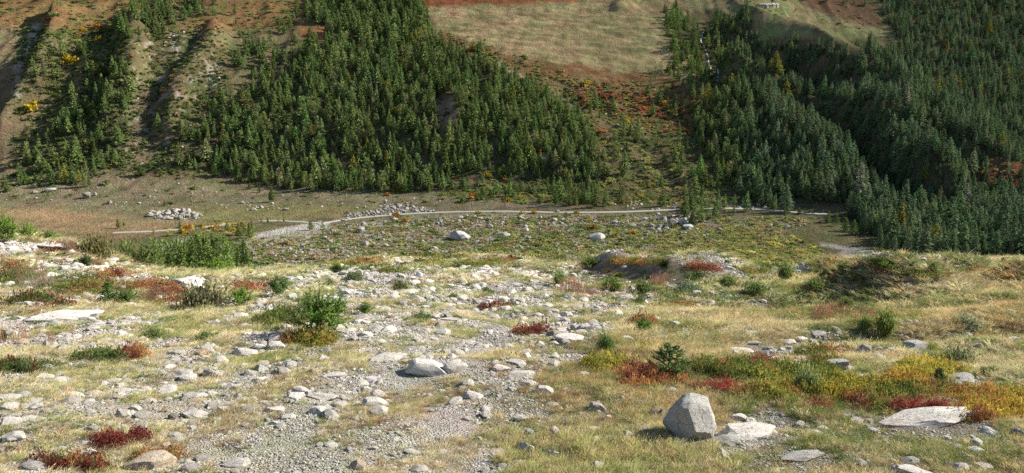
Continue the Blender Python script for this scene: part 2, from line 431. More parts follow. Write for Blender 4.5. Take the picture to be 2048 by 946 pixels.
# ------------------------------------------------------------------ ground colour survey
C = lambda *v: np.array(v, float)
def lay(colr, w, c):
    return colr + (np.asarray(c) - colr) * w[:, None]
def paint_far(x, y, px, py):
    n1 = fbm(x / 40, y / 60, 4, 60); n2 = fbm(x / 12, y / 18, 3, 70); n3 = fbm(x / 5, y / 8, 2, 71)
    jx = px + 14 * n1 + 10 * n2; jy = py + 8 * n2 + 6 * n1
    c = np.tile(C(.165, .135, .075), (len(px), 1))
    c = lay(c, sstep(-.2, .3, n2), C(.12, .125, .055)); c = lay(c, .6 * sstep(.05, .4, n3), C(.17, .14, .08))
    # left upper slope
    c = lay(c, zone(jx, jy, [(-300, -200), (620, -200), (600, 50), (330, 66), (120, 60), (0, 52), (-300, 50)], 10), C(.20, .125, .06))
    w = zone(jx, jy, [(-300, -200), (620, -200), (600, 50), (330, 66), (0, 52), (-300, 50)], 10)
    c = lay(c, w * sstep(0, .25, n1), C(.21, .11, .06)); c = lay(c, w * .7 * sstep(.05, .3, n2), C(.15, .15, .06))
    c = lay(c, zone(jx, jy, [(-300, 60), (85, 55), (50, 160), (20, 240), (-300, 290)], 8), C(.20, .16, .095))
    c = lay(c, .9 * zone(jx, jy, [(62, 48), (82, 50), (60, 110), (45, 150), (38, 190), (28, 190), (36, 120), (55, 80)], 6), C(.36, .33, .28))
    c = lay(c, zone(jx, jy, [(-300, 290), (20, 240), (100, 190), (60, 300), (30, 370), (-300, 370)], 12), C(.19, .15, .09))
    c = lay(c, zone(jx, jy, [(215, 200), (340, 150), (350, 330), (195, 345)], 18) * .9, C(.16, .13, .085))
    c = lay(c, .8 * sstep(.15, .35, n3) * zone(jx, jy, [(270, 60), (440, 60), (440, 330), (215, 340), (260, 180)], 12), C(.27, .25, .21))
    c = lay(c, zone(jx, jy, [(335, 62), (362, 62), (356, 105), (340, 118)], 6), C(.33, .29, .23))
    c = lay(c, zone(jx, jy, [(415, 130), (440, 130), (445, 185), (425, 185)], 6), C(.33, .30, .25))
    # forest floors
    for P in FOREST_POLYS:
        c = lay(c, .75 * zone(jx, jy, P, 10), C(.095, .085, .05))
    c = lay(c, zone(jx, jy, [(868, 196), (905, 192), (912, 255), (880, 262), (868, 225)], 8), C(.24, .19, .13))
    c = lay(c, zone(jx, jy, [(1074, 300), (1098, 310), (1105, 338), (1088, 345), (1074, 330)], 5), C(.33, .27, .20))
    c = lay(c, zone(jx, jy, [(595, 50), (650, 55), (650, 85), (600, 70)], 8), C(.26, .12, .06))
    # alpine meadow
    w = zone(jx, jy, [(800, -200), (1200, -200), (1290, 10), (1340, 45), (1335, 85), (1385, 135), (1385, 170), (1200, 150), (1090, 128), (1000, 118), (940, 90), (880, 60), (820, 20)], 20)
    c = lay(c, w, C(.31, .245, .135) )
    stripes = perlin(x / 40 + y / 30, y / 7 - x / 55, 57) + .7 * perlin(x / 14 + y / 20, y / 3 - x / 30, 58)
    c = lay(c, w * sstep(-.05, .3, n1 + (px - 1100) / 700), C(.28, .235, .125))
    c = lay(c, w * .6 * sstep(.08, .3, n2 - (py - 60) / 500), C(.21, .165, .09))
    c = lay(c, w * .6 * sstep(-.1, .2, n2 + n1) * sstep(1030, 850, px), C(.22, .125, .07))
    c = c * (1 + .33 * w * np.clip(stripes, -1, 1))[:, None]
    c = lay(c, zone(jx, jy, [(800, -60), (1190, -60), (1150, 4), (1000, 9), (860, 12), (820, 10)], 6), C(.24, .095, .05))
    c = lay(c, zone(jx, jy, [(870, 62), (1000, 105), (1100, 122), (1250, 145), (1390, 160), (1420, 215), (1330, 190), (1160, 165), (1040, 150), (980, 130), (900, 100)], 9) * (.55 + .45 * sstep(-.2, .2, n2)), C(.20, .105, .055))
    c = lay(c, .9 * zone(jx, jy, [(960, 105), (1000, 120), (1060, 160), (1030, 165), (980, 130)], 6), C(.26, .20, .13))
    w = zone(jx, jy, [(1110, 165), (1250, 172), (1400, 205), (1425, 250), (1330, 265), (1240, 245), (1160, 215)], 12)
    c = lay(c, .8 * w * sstep(-.3, .1, n2), C(.19, .10, .05))
    c = lay(c, .8 * zone(jx, jy, [(1375, 148), (1392, 150), (1430, 185), (1460, 200), (1440, 200), (1400, 180)], 5), C(.30, .28, .15))
    # right meadow bench
    w = zone(jx, jy, [(1400, -200), (1730, -200), (1740, 25), (1800, 72), (1700, 82), (1590, 70), (1520, 78), (1500, 40), (1430, 20), (1340, 40), (1300, -10)], 8)
    c = lay(c, w, C(.25, .215, .115)); c = lay(c, w * .8 * sstep(0, .3, n2), C(.17, .13, .085)); c = lay(c, w * .8 * sstep(0, .25, n1), C(.24, .25, .115))
    c = lay(c, .9 * zone(jx, jy, [(1600, -10), (1740, -10), (1760, 55), (1690, 40), (1610, 12)], 6), C(.17, .10, .065))
    c = lay(c, zone(jx, jy, [(1660, 168), (1730, 162), (1800, 168), (1790, 178), (1690, 178)], 4), C(.20, .15, .09))
    c = lay(c, zone(jx, jy, [(1960, 335), (2048, 330), (2300, 330), (2300, 400), (2048, 398), (1985, 380)], 10) * sstep(-.3, .1, n2), C(.19, .095, .055))
    # lower slopes and foot
    w = zone(jx, jy, [(-400, 355), (200, 340), (460, 372), (700, 378), (900, 385), (1060, 400), (1200, 410), (1200, 424), (900, 424), (640, 440), (-400, 470)], 8)
    c = lay(c, w, C(.19, .165, .105))
    c = lay(c, .7 * w * sstep(0, .3, n2), C(.12, .11, .055))
    c = lay(c, .9 * zone(jx, jy, [(-500, 425), (120, 415), (300, 440), (420, 445), (300, 470), (-500, 480)], 10), C(.26, .19, .105))
    c = lay(c, .9 * zone(jx, jy, [(250, 420), (560, 405), (760, 415), (700, 436), (520, 440), (400, 447)], 8), C(.21, .19, .085))
    # valley floor
    w = zone(jx, jy, [(500, 470), (640, 450), (900, 428), (1640, 432), (1640, 445), (1560, 470), (1640, 530), (1500, 800), (450, 800)], 6)
    c = lay(c, w, C(.25, .22, .135)); c = lay(c, w * .8 * sstep(-.1, .3, n2), C(.20, .20, .10)); c = lay(c, w * .7 * sstep(.05, .4, n3), C(.24, .21, .15))
    c = lay(c, zone(jx, jy, [(1560, 455), (1640, 436), (1700, 438), (1790, 495), (1740, 500), (1600, 475)], 6), C(.16, .15, .075))
    c = lay(c, zone(px, py, [(1690, 498), (1760, 506), (1850, 520), (1840, 530), (1640, 540), (1655, 520)], 4), C(.36, .34, .29))
    gravel = [[(504, 476), (526, 463), (590, 452), (640, 442), (664, 446), (645, 457), (580, 464), (520, 476)], [(1636, 536), (1650, 518), (1700, 512), (1735, 516), (1700, 524), (1665, 538)],
              [(300, 500), (350, 478), (395, 470), (400, 476), (350, 492), (330, 510)], [(1640, 486), (1730, 497), (1800, 510), (1730, 506), (1640, 492)],
              [(1430, 478), (1470, 477), (1470, 484), (1440, 485)], [(1310, 474), (1330, 472), (1330, 479), (1312, 480)], [(1100, 462), (1180, 468), (1180, 473), (1110, 468)]]
    jx2 = px + 5 * n3; jy2 = py + 2 * n3
    for g in gravel: c = lay(c, zone(jx2, jy2, g, 2.5), C(.44, .42, .38))
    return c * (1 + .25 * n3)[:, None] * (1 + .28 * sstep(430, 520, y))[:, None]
FOREST_POLYS = []
def paint_near(x, y, px, py):
    n1 = fbm(x / 2.5, y / 3.5, 4, 80); n2 = fbm(x / .6, y / .8, 3, 81); n3 = fbm(x / 9, y / 14, 3, 82)
    grassy = grass_field(px, py)
    c = np.tile(C(.44, .395, .315), (len(px), 1))
    c = lay(c, np.clip(grassy + .5 * n1, 0, 1), C(.30, .25, .14))
    c = lay(c, .7 * sstep(.05, .4, n3) * grassy, C(.17, .165, .07))
    c = lay(c, .5 * sstep(.1, .4, n2), C(.25, .20, .13))
    c = lay(c, path_mask(px + 20 * n2, py), C(.42, .38, .32))
    # right hand moraine banks
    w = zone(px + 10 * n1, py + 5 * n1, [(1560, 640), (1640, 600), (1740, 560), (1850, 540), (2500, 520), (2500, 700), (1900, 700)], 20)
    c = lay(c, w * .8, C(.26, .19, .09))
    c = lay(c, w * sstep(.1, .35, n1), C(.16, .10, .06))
    w = zone(px + 10 * n1, py, [(1150, 540), (1200, 520), (1260, 515), (1300, 540), (1360, 525), (1420, 545), (1400, 590), (1300, 585), (1220, 570)], 8)
    c = lay(c, w, C(.24, .20, .145))
    return c
MOUND = [(1165, 548), (1195, 520), (1240, 505), (1290, 520), (1330, 505), (1390, 535), (1400, 565), (1300, 572), (1200, 566)]
def grass_field(px, py):
    """0 bare stony moraine .. 1 dense grass"""
    q = fbm(px / 120, py / 50, 3, 31); px = px + 90 * q; py = py + 40 * fbm(px / 80, py / 40, 2, 33)
    g = np.full(px.shape, .40)
    g = np.maximum(g, .70 * zone(px, py, [(1000, 1300), (950, 850), (980, 790), (1120, 740), (1190, 660), (1300, 610), (1330, 560), (3000, 540), (3000, 1300)], 50))
    g = np.maximum(g, .95 * zone(px, py, [(1560, 625), (1640, 515), (2400, 490), (2400, 630)], 12))
    g = g * (1 - .55 * zone(px, py, [(700, 700), (640, 560), (560, 500), (1160, 500), (1180, 600), (1080, 700), (900, 700)], 40))
    g = g * (1 - .1 * zone(px, py, [(520, 960), (600, 800), (700, 690), (850, 690), (960, 860), (990, 960)], 30))
    g = g * (1 - .8 * zone(px, py, [(1480, 700), (1560, 680), (1660, 730), (1560, 760)], 14))
    g = g * (1 - .6 * zone(px, py, [(1440, 880), (1460, 840), (1600, 820), (1640, 850), (1500, 900)], 14))
    g = g * (1 - .5 * zone(px, py, [(0, 520), (300, 560), (420, 560), (300, 500), (100, 480), (0, 480)], 14))
    return np.clip(g * (1 - .95 * path_mask(px, py)), 0, 1)

FOREST_POLYS[:] = [
 [(590, -170), (780, -170), (870, 90), (930, 112), (1010, 140), (1090, 190), (1160, 235), (1195, 290), (1205, 350), (1195, 412), (1130, 410), (1085, 372), (1010, 330), (985, 360), (900, 350), (895, 380), (760, 384), (560, 376), (450, 352), (425, 330), (450, 240), (500, 170), (560, 110), (620, 95), (640, 70), (600, 30)],
 [(30, 372), (45, 318), (110, 250), (165, 205), (180, 150), (240, 130), (272, 160), (255, 240), (235, 330), (195, 372), (120, 378)],
 [(345, 330), (365, 240), (430, 180), (470, 210), (440, 340), (400, 345)],
 [(225, 70), (240, 30), (300, 0), (400, -170), (400, 30), (330, 66), (270, 82)],
 [(1385, 250), (1400, 205), (1455, 196), (1560, 270), (1650, 350), (1705, 395), (1700, 408), (1500, 410), (1440, 350), (1400, 300)],
 [(1325, 20), (1360, 20), (1405, 90), (1440, 190), (1400, 175), (1345, 110)],
 [(1395, 64), (1490, 24), (1520, 86), (1600, 90), (1700, 106), (1812, 98), (1765, 30), (1740, -170), (3200, -170), (3200, 520), (1780, 518), (1760, 490), (1690, 430), (1700, 395), (1650, 350), (1560, 272), (1455, 196)],
]

# ------------------------------------------------------------------ land meshes
def mesh_from(name, verts, faces, mat=None, smooth=True, colr=None, uniform=4):
    me = bpy.data.meshes.new(name)
    verts = np.asarray(verts, np.float32); faces = np.asarray(faces, np.int32)
    me.vertices.add(len(verts)); me.vertices.foreach_set('co', verts.ravel())
    n = faces.shape[1]
    me.loops.add(faces.size); me.loops.foreach_set('vertex_index', faces.ravel())
    me.polygons.add(len(faces)); me.polygons.foreach_set('loop_start', np.arange(0, faces.size, n, dtype=np.int32))
    me.polygons.foreach_set('loop_total', np.full(len(faces), n, np.int32))
    me.polygons.foreach_set('use_smooth', np.full(len(faces), smooth, bool))
    me.update(calc_edges=True)
    if colr is not None:
        a = me.color_attributes.new('Col', 'FLOAT_COLOR', 'POINT')
        cc = np.ones((len(verts), 4), np.float32); cc[:, :colr.shape[1]] = colr
        a.data.foreach_set('color', cc.ravel())
    if mat: me.materials.append(mat)
    return me
def put(name, me, parent=None, loc=None, **props):
    o = bpy.data.objects.new(name, me); col.objects.link(o)
    if parent: o.parent = parent
    if loc is not None: o.location = loc
    for k, v in props.items(): o[k] = v
    return o
_uc = np.concatenate([np.linspace(-1.75, -.76, 30)[:-1], np.linspace(-.76, .76, 800), np.linspace(.76, 1.75, 30)[1:]])
# rows, spread so that each covers about the same height in view
_rowk = [6, 44, 26, 26, 40, 40, 46, 26, 34, 30, 30, 30, 90, 90, 90, 40, 16]
_rt = []
for k, n in enumerate(_rowk[:NK - 1]):
    _rt += list(k + np.arange(n) / n)
_rt = np.array(_rt + [NK - 1.0])
Dk, _ = knots(_uc)
_ki = np.minimum(_rt.astype(int), NK - 2); _kf = _rt - _ki
# geometric spacing inside each span
GD = Dk[:, _ki] * (Dk[:, _ki + 1] / Dk[:, _ki]) ** _kf[None]
GX = _uc[:, None] * GD
GZ = land_z(GX, GD)
nU, nR = GD.shape
GPX, GPY = project(GX, GD, GZ)
def strip(name, r0, r1, mat, painter, alpha):
    X, Y, Z = GX[:, r0:r1 + 1], GD[:, r0:r1 + 1], GZ[:, r0:r1 + 1]
    n = r1 - r0 + 1
    idx = np.arange(nU * n).reshape(nU, n)
    f = np.stack([idx[:-1, :-1].ravel(), idx[1:, :-1].ravel(), idx[1:, 1:].ravel(), idx[:-1, 1:].ravel()], 1)
    px, py = GPX[:, r0:r1 + 1].ravel(), GPY[:, r0:r1 + 1].ravel()
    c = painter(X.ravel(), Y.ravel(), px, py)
    c = np.concatenate([np.clip(c, .01, .9), alpha(X.ravel(), Y.ravel(), px, py)[:, None]], 1)
    me = mesh_from(name, np.stack([X.ravel(), Y.ravel(), Z.ravel()], 1), f, mat, True, c)
    put(name, me, kind='structure')
rA = int(np.searchsorted(_rt, 7.0)); rB = int(np.searchsorted(_rt, 11.0))
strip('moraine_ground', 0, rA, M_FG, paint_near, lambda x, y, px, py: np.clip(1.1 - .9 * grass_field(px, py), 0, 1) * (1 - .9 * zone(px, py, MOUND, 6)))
strip('valley_floor', rA, rB, M_VAL, paint_far, lambda x, y, px, py: .75 * zone(px, py, [(480, 475), (640, 450), (900, 430), (1400, 430), (1500, 470), (1400, 490), (1200, 520), (480, 560)], 8) + .04)
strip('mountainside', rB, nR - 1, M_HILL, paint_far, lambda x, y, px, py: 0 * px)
# the land on either side of and behind the viewpoint
def surround():
    rr = np.arange(0, nR, 6); rr = np.append(rr, nR - 1) if rr[-1] != nR - 1 else rr
    eL = np.stack([GX[0, rr], GD[0, rr], GZ[0, rr]], 1); eR = np.stack([GX[-1, rr], GD[-1, rr], GZ[-1, rr]], 1)
    na = 28; V = []
    aL = math.atan2(eL[5, 1], eL[5, 0]); aR = math.atan2(eR[5, 1], eR[5, 0])
    for i in range(na + 1):
        t = i / na; a = aR - t * (2 * math.pi - (aL - aR))
        s = 0.5 - 0.5 * math.cos(math.pi * t)
        for j in range(len(rr)):
            r = np.hypot(*eR[j, :2]) * (1 - s) + np.hypot(*eL[j, :2]) * s
            z = eR[j, 2] * (1 - s) + eL[j, 2] * s
            back = math.sin(math.pi * t) ** 2
            z = z * (1 - back) + (min(.16 * r, 250) - 1.7) * back
            V.append((r * math.cos(a), r * math.sin(a), z) if 0 < i < na else tuple((eR if i == 0 else eL)[j] - np.array([0, 0, .02])))
    n = len(rr); idx = np.arange((na + 1) * n).reshape(na + 1, n)
    f = np.stack([idx[:-1, :-1].ravel(), idx[:-1, 1:].ravel(), idx[1:, 1:].ravel(), idx[1:, :-1].ravel()], 1)
    V = np.array(V); f = f[:, ::-1]
    c = np.tile(C(.17, .15, .085), (len(V), 1))
    put('surrounding_ground', mesh_from('surrounding_ground', V, f[:, ::-1], M_HILL, True, c), kind='structure')
surround()
print('land', round(time.time() - T0, 1))

# ------------------------------------------------------------------ shapes used many times
def rot_to(d):
    return Vector((0, 0, 1)).rotation_difference(Vector(d)).to_matrix()
class Tris:
    def __init__(s): s.v = []; s.f = []; s.c = []; s.n = 0
    def tri(s, a, b, c, colr=None):
        s.v += [a, b, c]; s.f.append((s.n, s.n + 1, s.n + 2)); s.n += 3
        if colr is not None: s.c += [colr] * 3
    def add(s, V, Fc, colr=None):
        V = np.asarray(V); Fc = np.asarray(Fc)
        s.v += [tuple(p) for p in V]; s.f += [tuple(q) for q in Fc + s.n]; s.n += len(V)
        if colr is not None: s.c += [colr] * len(V)
    def tube(s, pts, r0, r1, k=5, colr=None):
        pts = [Vector(p) for p in pts]; V = []; Fc = []
        for i, p in enumerate(pts):
            d = (pts[min(i + 1, len(pts) - 1)] - pts[max(i - 1, 0)]).normalized()
            M = rot_to(d); r = r0 + (r1 - r0) * i / (len(pts) - 1)
            for j in range(k):
                a = 2 * math.pi * j / k
                V.append(tuple(p + M @ Vector((r * math.cos(a), r * math.sin(a), 0))))
        for i in range(len(pts) - 1):
            for j in range(k):
                a, b = i * k + j, i * k + (j + 1) % k
                Fc += [(a, b, b + k), (a, b + k, a + k)]
        s.add(V, Fc, colr)
    def mesh(s, name, mat, smooth=False):
        c = np.array(s.c, float) if len(s.c) == len(s.v) and s.c else None
        me = mesh_from(name, s.v, s.f, mat, smooth, c)
        if getattr(s, 'soft', False): soften(me)
        return me
def soften(me, mats=(0,)):
    """needles catch the light like a full crown: normals lean outward from the stem"""
    n = len(me.vertices); co = np.zeros(n * 3, np.float32); me.vertices.foreach_get('co', co); co = co.reshape(-1, 3)
    nr = np.zeros(n * 3, np.float32); me.vertices.foreach_get('normal', nr); nr = nr.reshape(-1, 3)
    out = np.stack([co[:, 0], co[:, 1], .10 + .10 * np.abs(co[:, 2])], 1); out /= np.linalg.norm(out, axis=1)[:, None] + 1e-6
    s_ = np.sign((nr * out).sum(1)); s_[s_ == 0] = 1
    v = out * 1.0 + nr * s_[:, None] * .55; v /= np.linalg.norm(v, axis=1)[:, None] + 1e-6
    me.polygons.foreach_set('use_smooth', np.ones(len(me.polygons), bool))
    me.normals_split_custom_set_from_vertices([tuple(q) for q in v])

def conifer_mesh(seed, rad=.2, nb=70, nt=170, low=.08, fine=1.0, power=.85):
    """crown and trunk of a conifer one unit tall"""
    r = np.random.default_rng(seed); t = Tris()
    lop = 1 + .18 * math.sin(seed)
    def R(h, a):
        base = (1 - h) ** power * rad * (1 + .22 * math.sin(a * 2 + seed) + .12 * math.sin(a * 3 + h * 9))
        return base * min(1, .45 + (h - low) * 4)
    for k in range(nb):
        h = low + (1 - low) * ((k + r.random()) / nb) ** 1.05 * .97; a = k * 2.39996 + r.normal() * .3
        L = R(h, a) * r.uniform(.75, 1.25); ca, sa = math.cos(a), math.sin(a)
        w = (.055 + .03 * (1 - h)) * r.uniform(.7, 1.3) * fine ** .5; dr = r.uniform(-.1, .35) * L
        b = np.array((0, 0, h + L * .15)); tip = np.array((ca * L, sa * L, h - dr)); mid = (b * .45 + tip * .55)
        s_ = np.array((-sa, ca, 0)) * w * .5; up = np.array((0, 0, w * .42))
        t.tri(b, mid + s_ - up * .4, tip); t.tri(b, tip, mid - s_ - up * .4)
        t.tri(b, mid + up, tip); t.tri(b, tip, mid - up * 1.2)
    for k in range(nt):
        h = low + (1 - low) * r.random() ** 1.1; a = r.uniform(0, 6.283); q = R(h, a) * r.uniform(.5, 1.12)
        p = np.array((math.cos(a) * q, math.sin(a) * q, h + r.normal() * .01)); sz = .034 * r.uniform(.6, 1.3) * fine
        e1 = r.normal(size=3); e1 /= np.linalg.norm(e1); e2 = r.normal(size=3); e2 /= np.linalg.norm(e2)
        t.tri(p + e1 * sz, p + e2 * sz, p - (e1 + e2) * sz * .6)
    tr = Tris(); tr.tube([(0, 0, -.06), (0.004, 0, .3), (0, 0.003, .7), (0, 0, .97)], .018, .003, 5)
    return t, tr
def larch_crown(seed, rad=.2, n=420):
    r = np.random.default_rng(seed); t = Tris()
    cl = [(r.uniform(0, 6.28), r.uniform(.12, .93), r.uniform(.55, 1)) for _ in range(26)]
    for k in range(n):
        a, h, q = cl[r.integers(len(cl))]
        Rr = rad * (1 - h) ** .7 * q; p = np.array((math.cos(a) * Rr, math.sin(a) * Rr, h)) + r.normal(size=3) * (.035, .035, .03)
        sz = .036 * r.uniform(.5, 1.3); e1 = r.normal(size=3); e1 /= np.linalg.norm(e1); e2 = r.normal(size=3); e2 /= np.linalg.norm(e2)
        t.tri(p + e1 * sz, p + e2 * sz, p - (e1 + e2) * sz * .6)
    tr = Tris(); tr.tube([(0, 0, -.06), (0.01, 0, .35), (0, 0.005, .9)], .02, .004, 5)
    for a, h, q in cl[:14]:
        Rr = rad * (1 - h) ** .7 * q; tr.tube([(0, 0, h - .05), (math.cos(a) * Rr * .9, math.sin(a) * Rr * .9, h)], .006, .002, 3)
    return t, tr
def shrub_mesh(seed, n=260, leaf=.10, flat=.75, twigs=10, upright=0.0, spread=1.0, wl=.4, tr=.012):
    """rounded leafy shrub about one unit across, with twigs"""
    r = np.random.default_rng(seed); t = Tris(); tw = Tris()
    cl = []
    for _ in range(twigs):
        a = r.uniform(0, 6.283); e = math.acos(r.uniform(.05, 1)) if upright < .5 else r.uniform(0, .7)
        L = .5 * r.uniform(.6, 1.1)
        d = np.array((math.cos(a) * math.sin(e) * spread, math.sin(a) * math.sin(e) * spread, math.cos(e) * flat * (1 + upright)))
        cl.append(d * L); tw.tube([(0, 0, -.03), tuple(d * L * .5 + np.array((0, 0, -.02))), tuple(d * L)], tr, tr * .3, 3)
    cl = np.array(cl)
    for k in range(n):
        c = cl[r.integers(len(cl))] * r.uniform(.35, 1.08)
        p = c + r.normal(size=3) * .085; p[2] = abs(p[2]) * 1.0
        sz = leaf * r.uniform(.5, 1.2) * .5; e1 = r.normal(size=3); e1 /= np.linalg.norm(e1); e2 = np.cross(e1, r.normal(size=3)); e2 /= np.linalg.norm(e2) + 1e-6
        if upright > .1: e1 = e1 * .5 + np.array((0, 0, 1.0))
        q0, q1, q2, q3 = p - e1 * sz, p + e2 * sz * wl, p + e1 * sz, p - e2 * sz * wl
        t.tri(q0, q1, q2); t.tri(q0, q2, q3)
    return t, tw
def grass_mesh(seed, n=46, hgt=1.0, spread=.28, width=.03, lean=.45, heads=0.0, c0=(.8, .85, .7), c1=(1.15, 1.1, 1.0)):
    r = np.random.default_rng(seed); t = Tris()
    for k in range(n):
        a = r.uniform(0, 6.283); q = spread * math.sqrt(r.random()) * .6
        b = np.array((math.cos(a) * q, math.sin(a) * q, -.05)); o = a + r.normal() * .6
        le = lean * r.uniform(.2, 1.3); L = hgt * r.uniform(.45, 1.1)
        d = np.array((math.cos(o) * le, math.sin(o) * le, 1)); d /= np.linalg.norm(d)
        m = b + d * L * .55; tip = b + np.array((math.cos(o) * le * 1.5, math.sin(o) * le * 1.5, .9)) * L * .95
        s_ = np.array((-math.sin(o + 1.2), math.cos(o + 1.2), 0)) * width * r.uniform(.6, 1.3)
        cc = np.array(c0) + (np.array(c1) - np.array(c0)) * r.random()
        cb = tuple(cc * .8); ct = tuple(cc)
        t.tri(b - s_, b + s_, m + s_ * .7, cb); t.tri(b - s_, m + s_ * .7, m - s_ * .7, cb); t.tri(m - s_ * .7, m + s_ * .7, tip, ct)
        if r.random() < heads:
            s2 = s_ * 1.5; h0 = tip - (tip - m) * .35
            t.tri(h0 - s2, h0 + s2, tip + np.array((0, 0, .06)), tuple(np.array((1.1, .95, .75))))
    return t
def heath_mesh(seed, n=300, leaf=.055):
    """low leafy mat of bilberry or dwarf willow one unit across"""
    r = np.random.default_rng(seed); t = Tris()
    for k in range(n):
        a = r.uniform(0, 6.283); q = .5 * math.sqrt(r.random()); hh = .26 * (1 - (q / .55) ** 2) * r.random() ** .4 * (1 + .4 * math.sin(a * 3 + seed))
        p = np.array((math.cos(a) * q, math.sin(a) * q, max(hh, 0) + .01)); sz = leaf * r.uniform(.5, 1.2) * .5
        e1 = r.normal(size=3) * (.6, .6, 1); e1 /= np.linalg.norm(e1); e2 = np.cross(e1, r.normal(size=3)); e2 /= np.linalg.norm(e2) + 1e-6
        t.tri(p - e1 * sz, p + e2 * sz * .5, p + e1 * sz); t.tri(p - e1 * sz, p + e1 * sz, p - e2 * sz * .5)
    return t

import bmesh
def _ico(sub):
    bm = bmesh.new(); bmesh.ops.create_icosphere(bm, subdivisions=sub, radius=1)
    V = np.array([v.co[:] for v in bm.verts]); Fc = np.array([[v.index for v in f.verts] for f in bm.faces]); bm.free()
    return V, Fc
ICO = {k: _ico(k) for k in (1, 2, 3, 4)}
def rock_verts(seed, sub=3, dims=(1, .8, .6), cuts=12, rough=.05, planes=None, round_=.0):
    r = np.random.default_rng(seed); V, Fc = ICO[sub]; V = V.copy()
    for k in range(cuts):
        n = r.normal(size=3); n /= np.linalg.norm(n); d = r.uniform(.55, .93) + round_
        e = V @ n - d; m = e > 0; V[m] -= e[m, None] * n * .96
    for n, d in (planes or []):
        n = np.array(n, float); n /= np.linalg.norm(n); e = V @ n - d; m = e > 0; V[m] -= e[m, None] * n * .985
    s = np.zeros(len(V))
    for k in range(14):
        w = r.normal(size=3) * r.uniform(1.5, 9); s += np.sin(V @ w + r.uniform(0, 6.28)) / (1 + np.linalg.norm(w) * .35)
    V *= (1 + rough * s * .5)[:, None]
    V *= np.array(dims)
    lo, hi = V.min(0), V.max(0); V = (V - (lo + hi) / 2) / (hi - lo).max(); 
    return V, Fc
def rock_mesh(name, seed, mat=None, **kw):
    V, Fc = rock_verts(seed, **kw)
    V = V / np.maximum(np.ptp(V, axis=0), 1e-6)            # unit box: scale gives the real size
    me = mesh_from(name, V, Fc, mat or M_ROCK, True)
    me.set_sharp_from_angle(angle=math.radians(19))
    return me

# ------------------------------------------------------------------ masses that nobody could count
def hidden_sources(name, meshes):
    c = bpy.data.collections.new(name)
    for i, me in enumerate(meshes):
        c.objects.link(bpy.data.objects.new(f'{name}_{"abcdefghijklmnopqrstuvwxyz"[i]}', me))
    return c
def scatter(name, meshes, P, rot, scl, idx, tint):
    me = bpy.data.meshes.new(name); n = len(P)
    me.vertices.add(n); me.vertices.foreach_set('co', np.asarray(P, np.float32).ravel())
    for nm, typ, dat in (('rot', 'FLOAT_VECTOR', rot), ('scl', 'FLOAT_VECTOR', scl), ('tint', 'FLOAT_VECTOR', tint)):
        a = me.attributes.new(nm, typ, 'POINT'); a.data.foreach_set('vector', np.asarray(dat, np.float32).ravel())
    a = me.attributes.new('pick', 'INT', 'POINT'); a.data.foreach_set('value', np.asarray(idx, np.int32))
    o = put(name, me, kind='stuff')
    src = hidden_sources(name + '_kind', meshes)
    ng = bpy.data.node_groups.new(name, 'GeometryNodeTree')
    ng.interface.new_socket('Geometry', in_out='INPUT', socket_type='NodeSocketGeometry')
    ng.interface.new_socket('Geometry', in_out='OUTPUT', socket_type='NodeSocketGeometry')
    N, Lk = ng.nodes, ng.links
    gi = N.new('NodeGroupInput'); go = N.new('NodeGroupOutput'); iop = N.new('GeometryNodeInstanceOnPoints')
    ci = N.new('GeometryNodeCollectionInfo'); ci.inputs[0].default_value = src
    ci.inputs['Separate Children'].default_value = True; ci.inputs['Reset Children'].default_value = True
    def at(nm, typ):
        a = N.new('GeometryNodeInputNamedAttribute'); a.data_type = typ; a.inputs[0].default_value = nm
        return [s for s in a.outputs if s.enabled and s.name == 'Attribute'][0]
    e = N.new('FunctionNodeEulerToRotation'); Lk.new(at('rot', 'FLOAT_VECTOR'), e.inputs[0])
    Lk.new(gi.outputs[0], iop.inputs['Points']); Lk.new(ci.outputs[0], iop.inputs['Instance'])
    iop.inputs['Pick Instance'].default_value = True
    Lk.new(at('pick', 'INT'), iop.inputs['Instance Index'])
    Lk.new(e.outputs[0], iop.inputs['Rotation']); Lk.new(at('scl', 'FLOAT_VECTOR'), iop.inputs['Scale'])
    Lk.new(iop.outputs[0], go.inputs[0])
    md = o.modifiers.new('instances', 'NODES'); md.node_group = ng
    return o
def joined(name, parts):
    """one mesh of several (Tris, material) for the masses"""
    v = []; f = []; mi = []; n = 0; cs = []
    for k, (t, m) in enumerate(parts):
        v += t.v; f += [tuple(i + n for i in q) for q in t.f]; mi += [k] * len(t.f); n += len(t.v)
    me = mesh_from(name, v, f, None, False)
    for t, m in parts: me.materials.append(m)
    me.polygons.foreach_set('material_index', mi)
    if any(getattr(t, 'soft', False) for t, m in parts): soften(me)
    return me

# ------------------------------------------------------------------ scattering points over the land
def grid_points(spacing, d0, d1, umax, r):
    """jittered points over the land between two distances"""
    xs = np.arange(-umax * d1, umax * d1, spacing); ys = np.arange(d0, d1, spacing)
    X, Y = np.meshgrid(xs, ys); X = X.ravel() + r.uniform(-.5, .5, X.size) * spacing; Y = Y.ravel() + r.uniform(-.5, .5, Y.size) * spacing
    k = (np.abs(X) < umax * Y) & (Y > d0)
    return X[k], Y[k]
def near_points(n, d0, d1, pw, umax, r):
    """n points, density falling with distance as D^-pw"""
    t = r.random(n); e = 2 - pw
    D = (d0 ** e + t * (d1 ** e - d0 ** e)) ** (1 / e)
    return D * r.uniform(-umax, umax, n), D
def placed(X, Y):
    Z = land_z(X, Y); px, py = project(X, Y, Z)
    return Z, px, py
def col_jit(base, n, r, s=.18, hue=.08):
    b = np.tile(np.asarray(base, float), (n, 1)) * np.exp(r.normal(size=(n, 1)) * s)
    return b * np.exp(r.normal(size=(n, 3)) * hue)
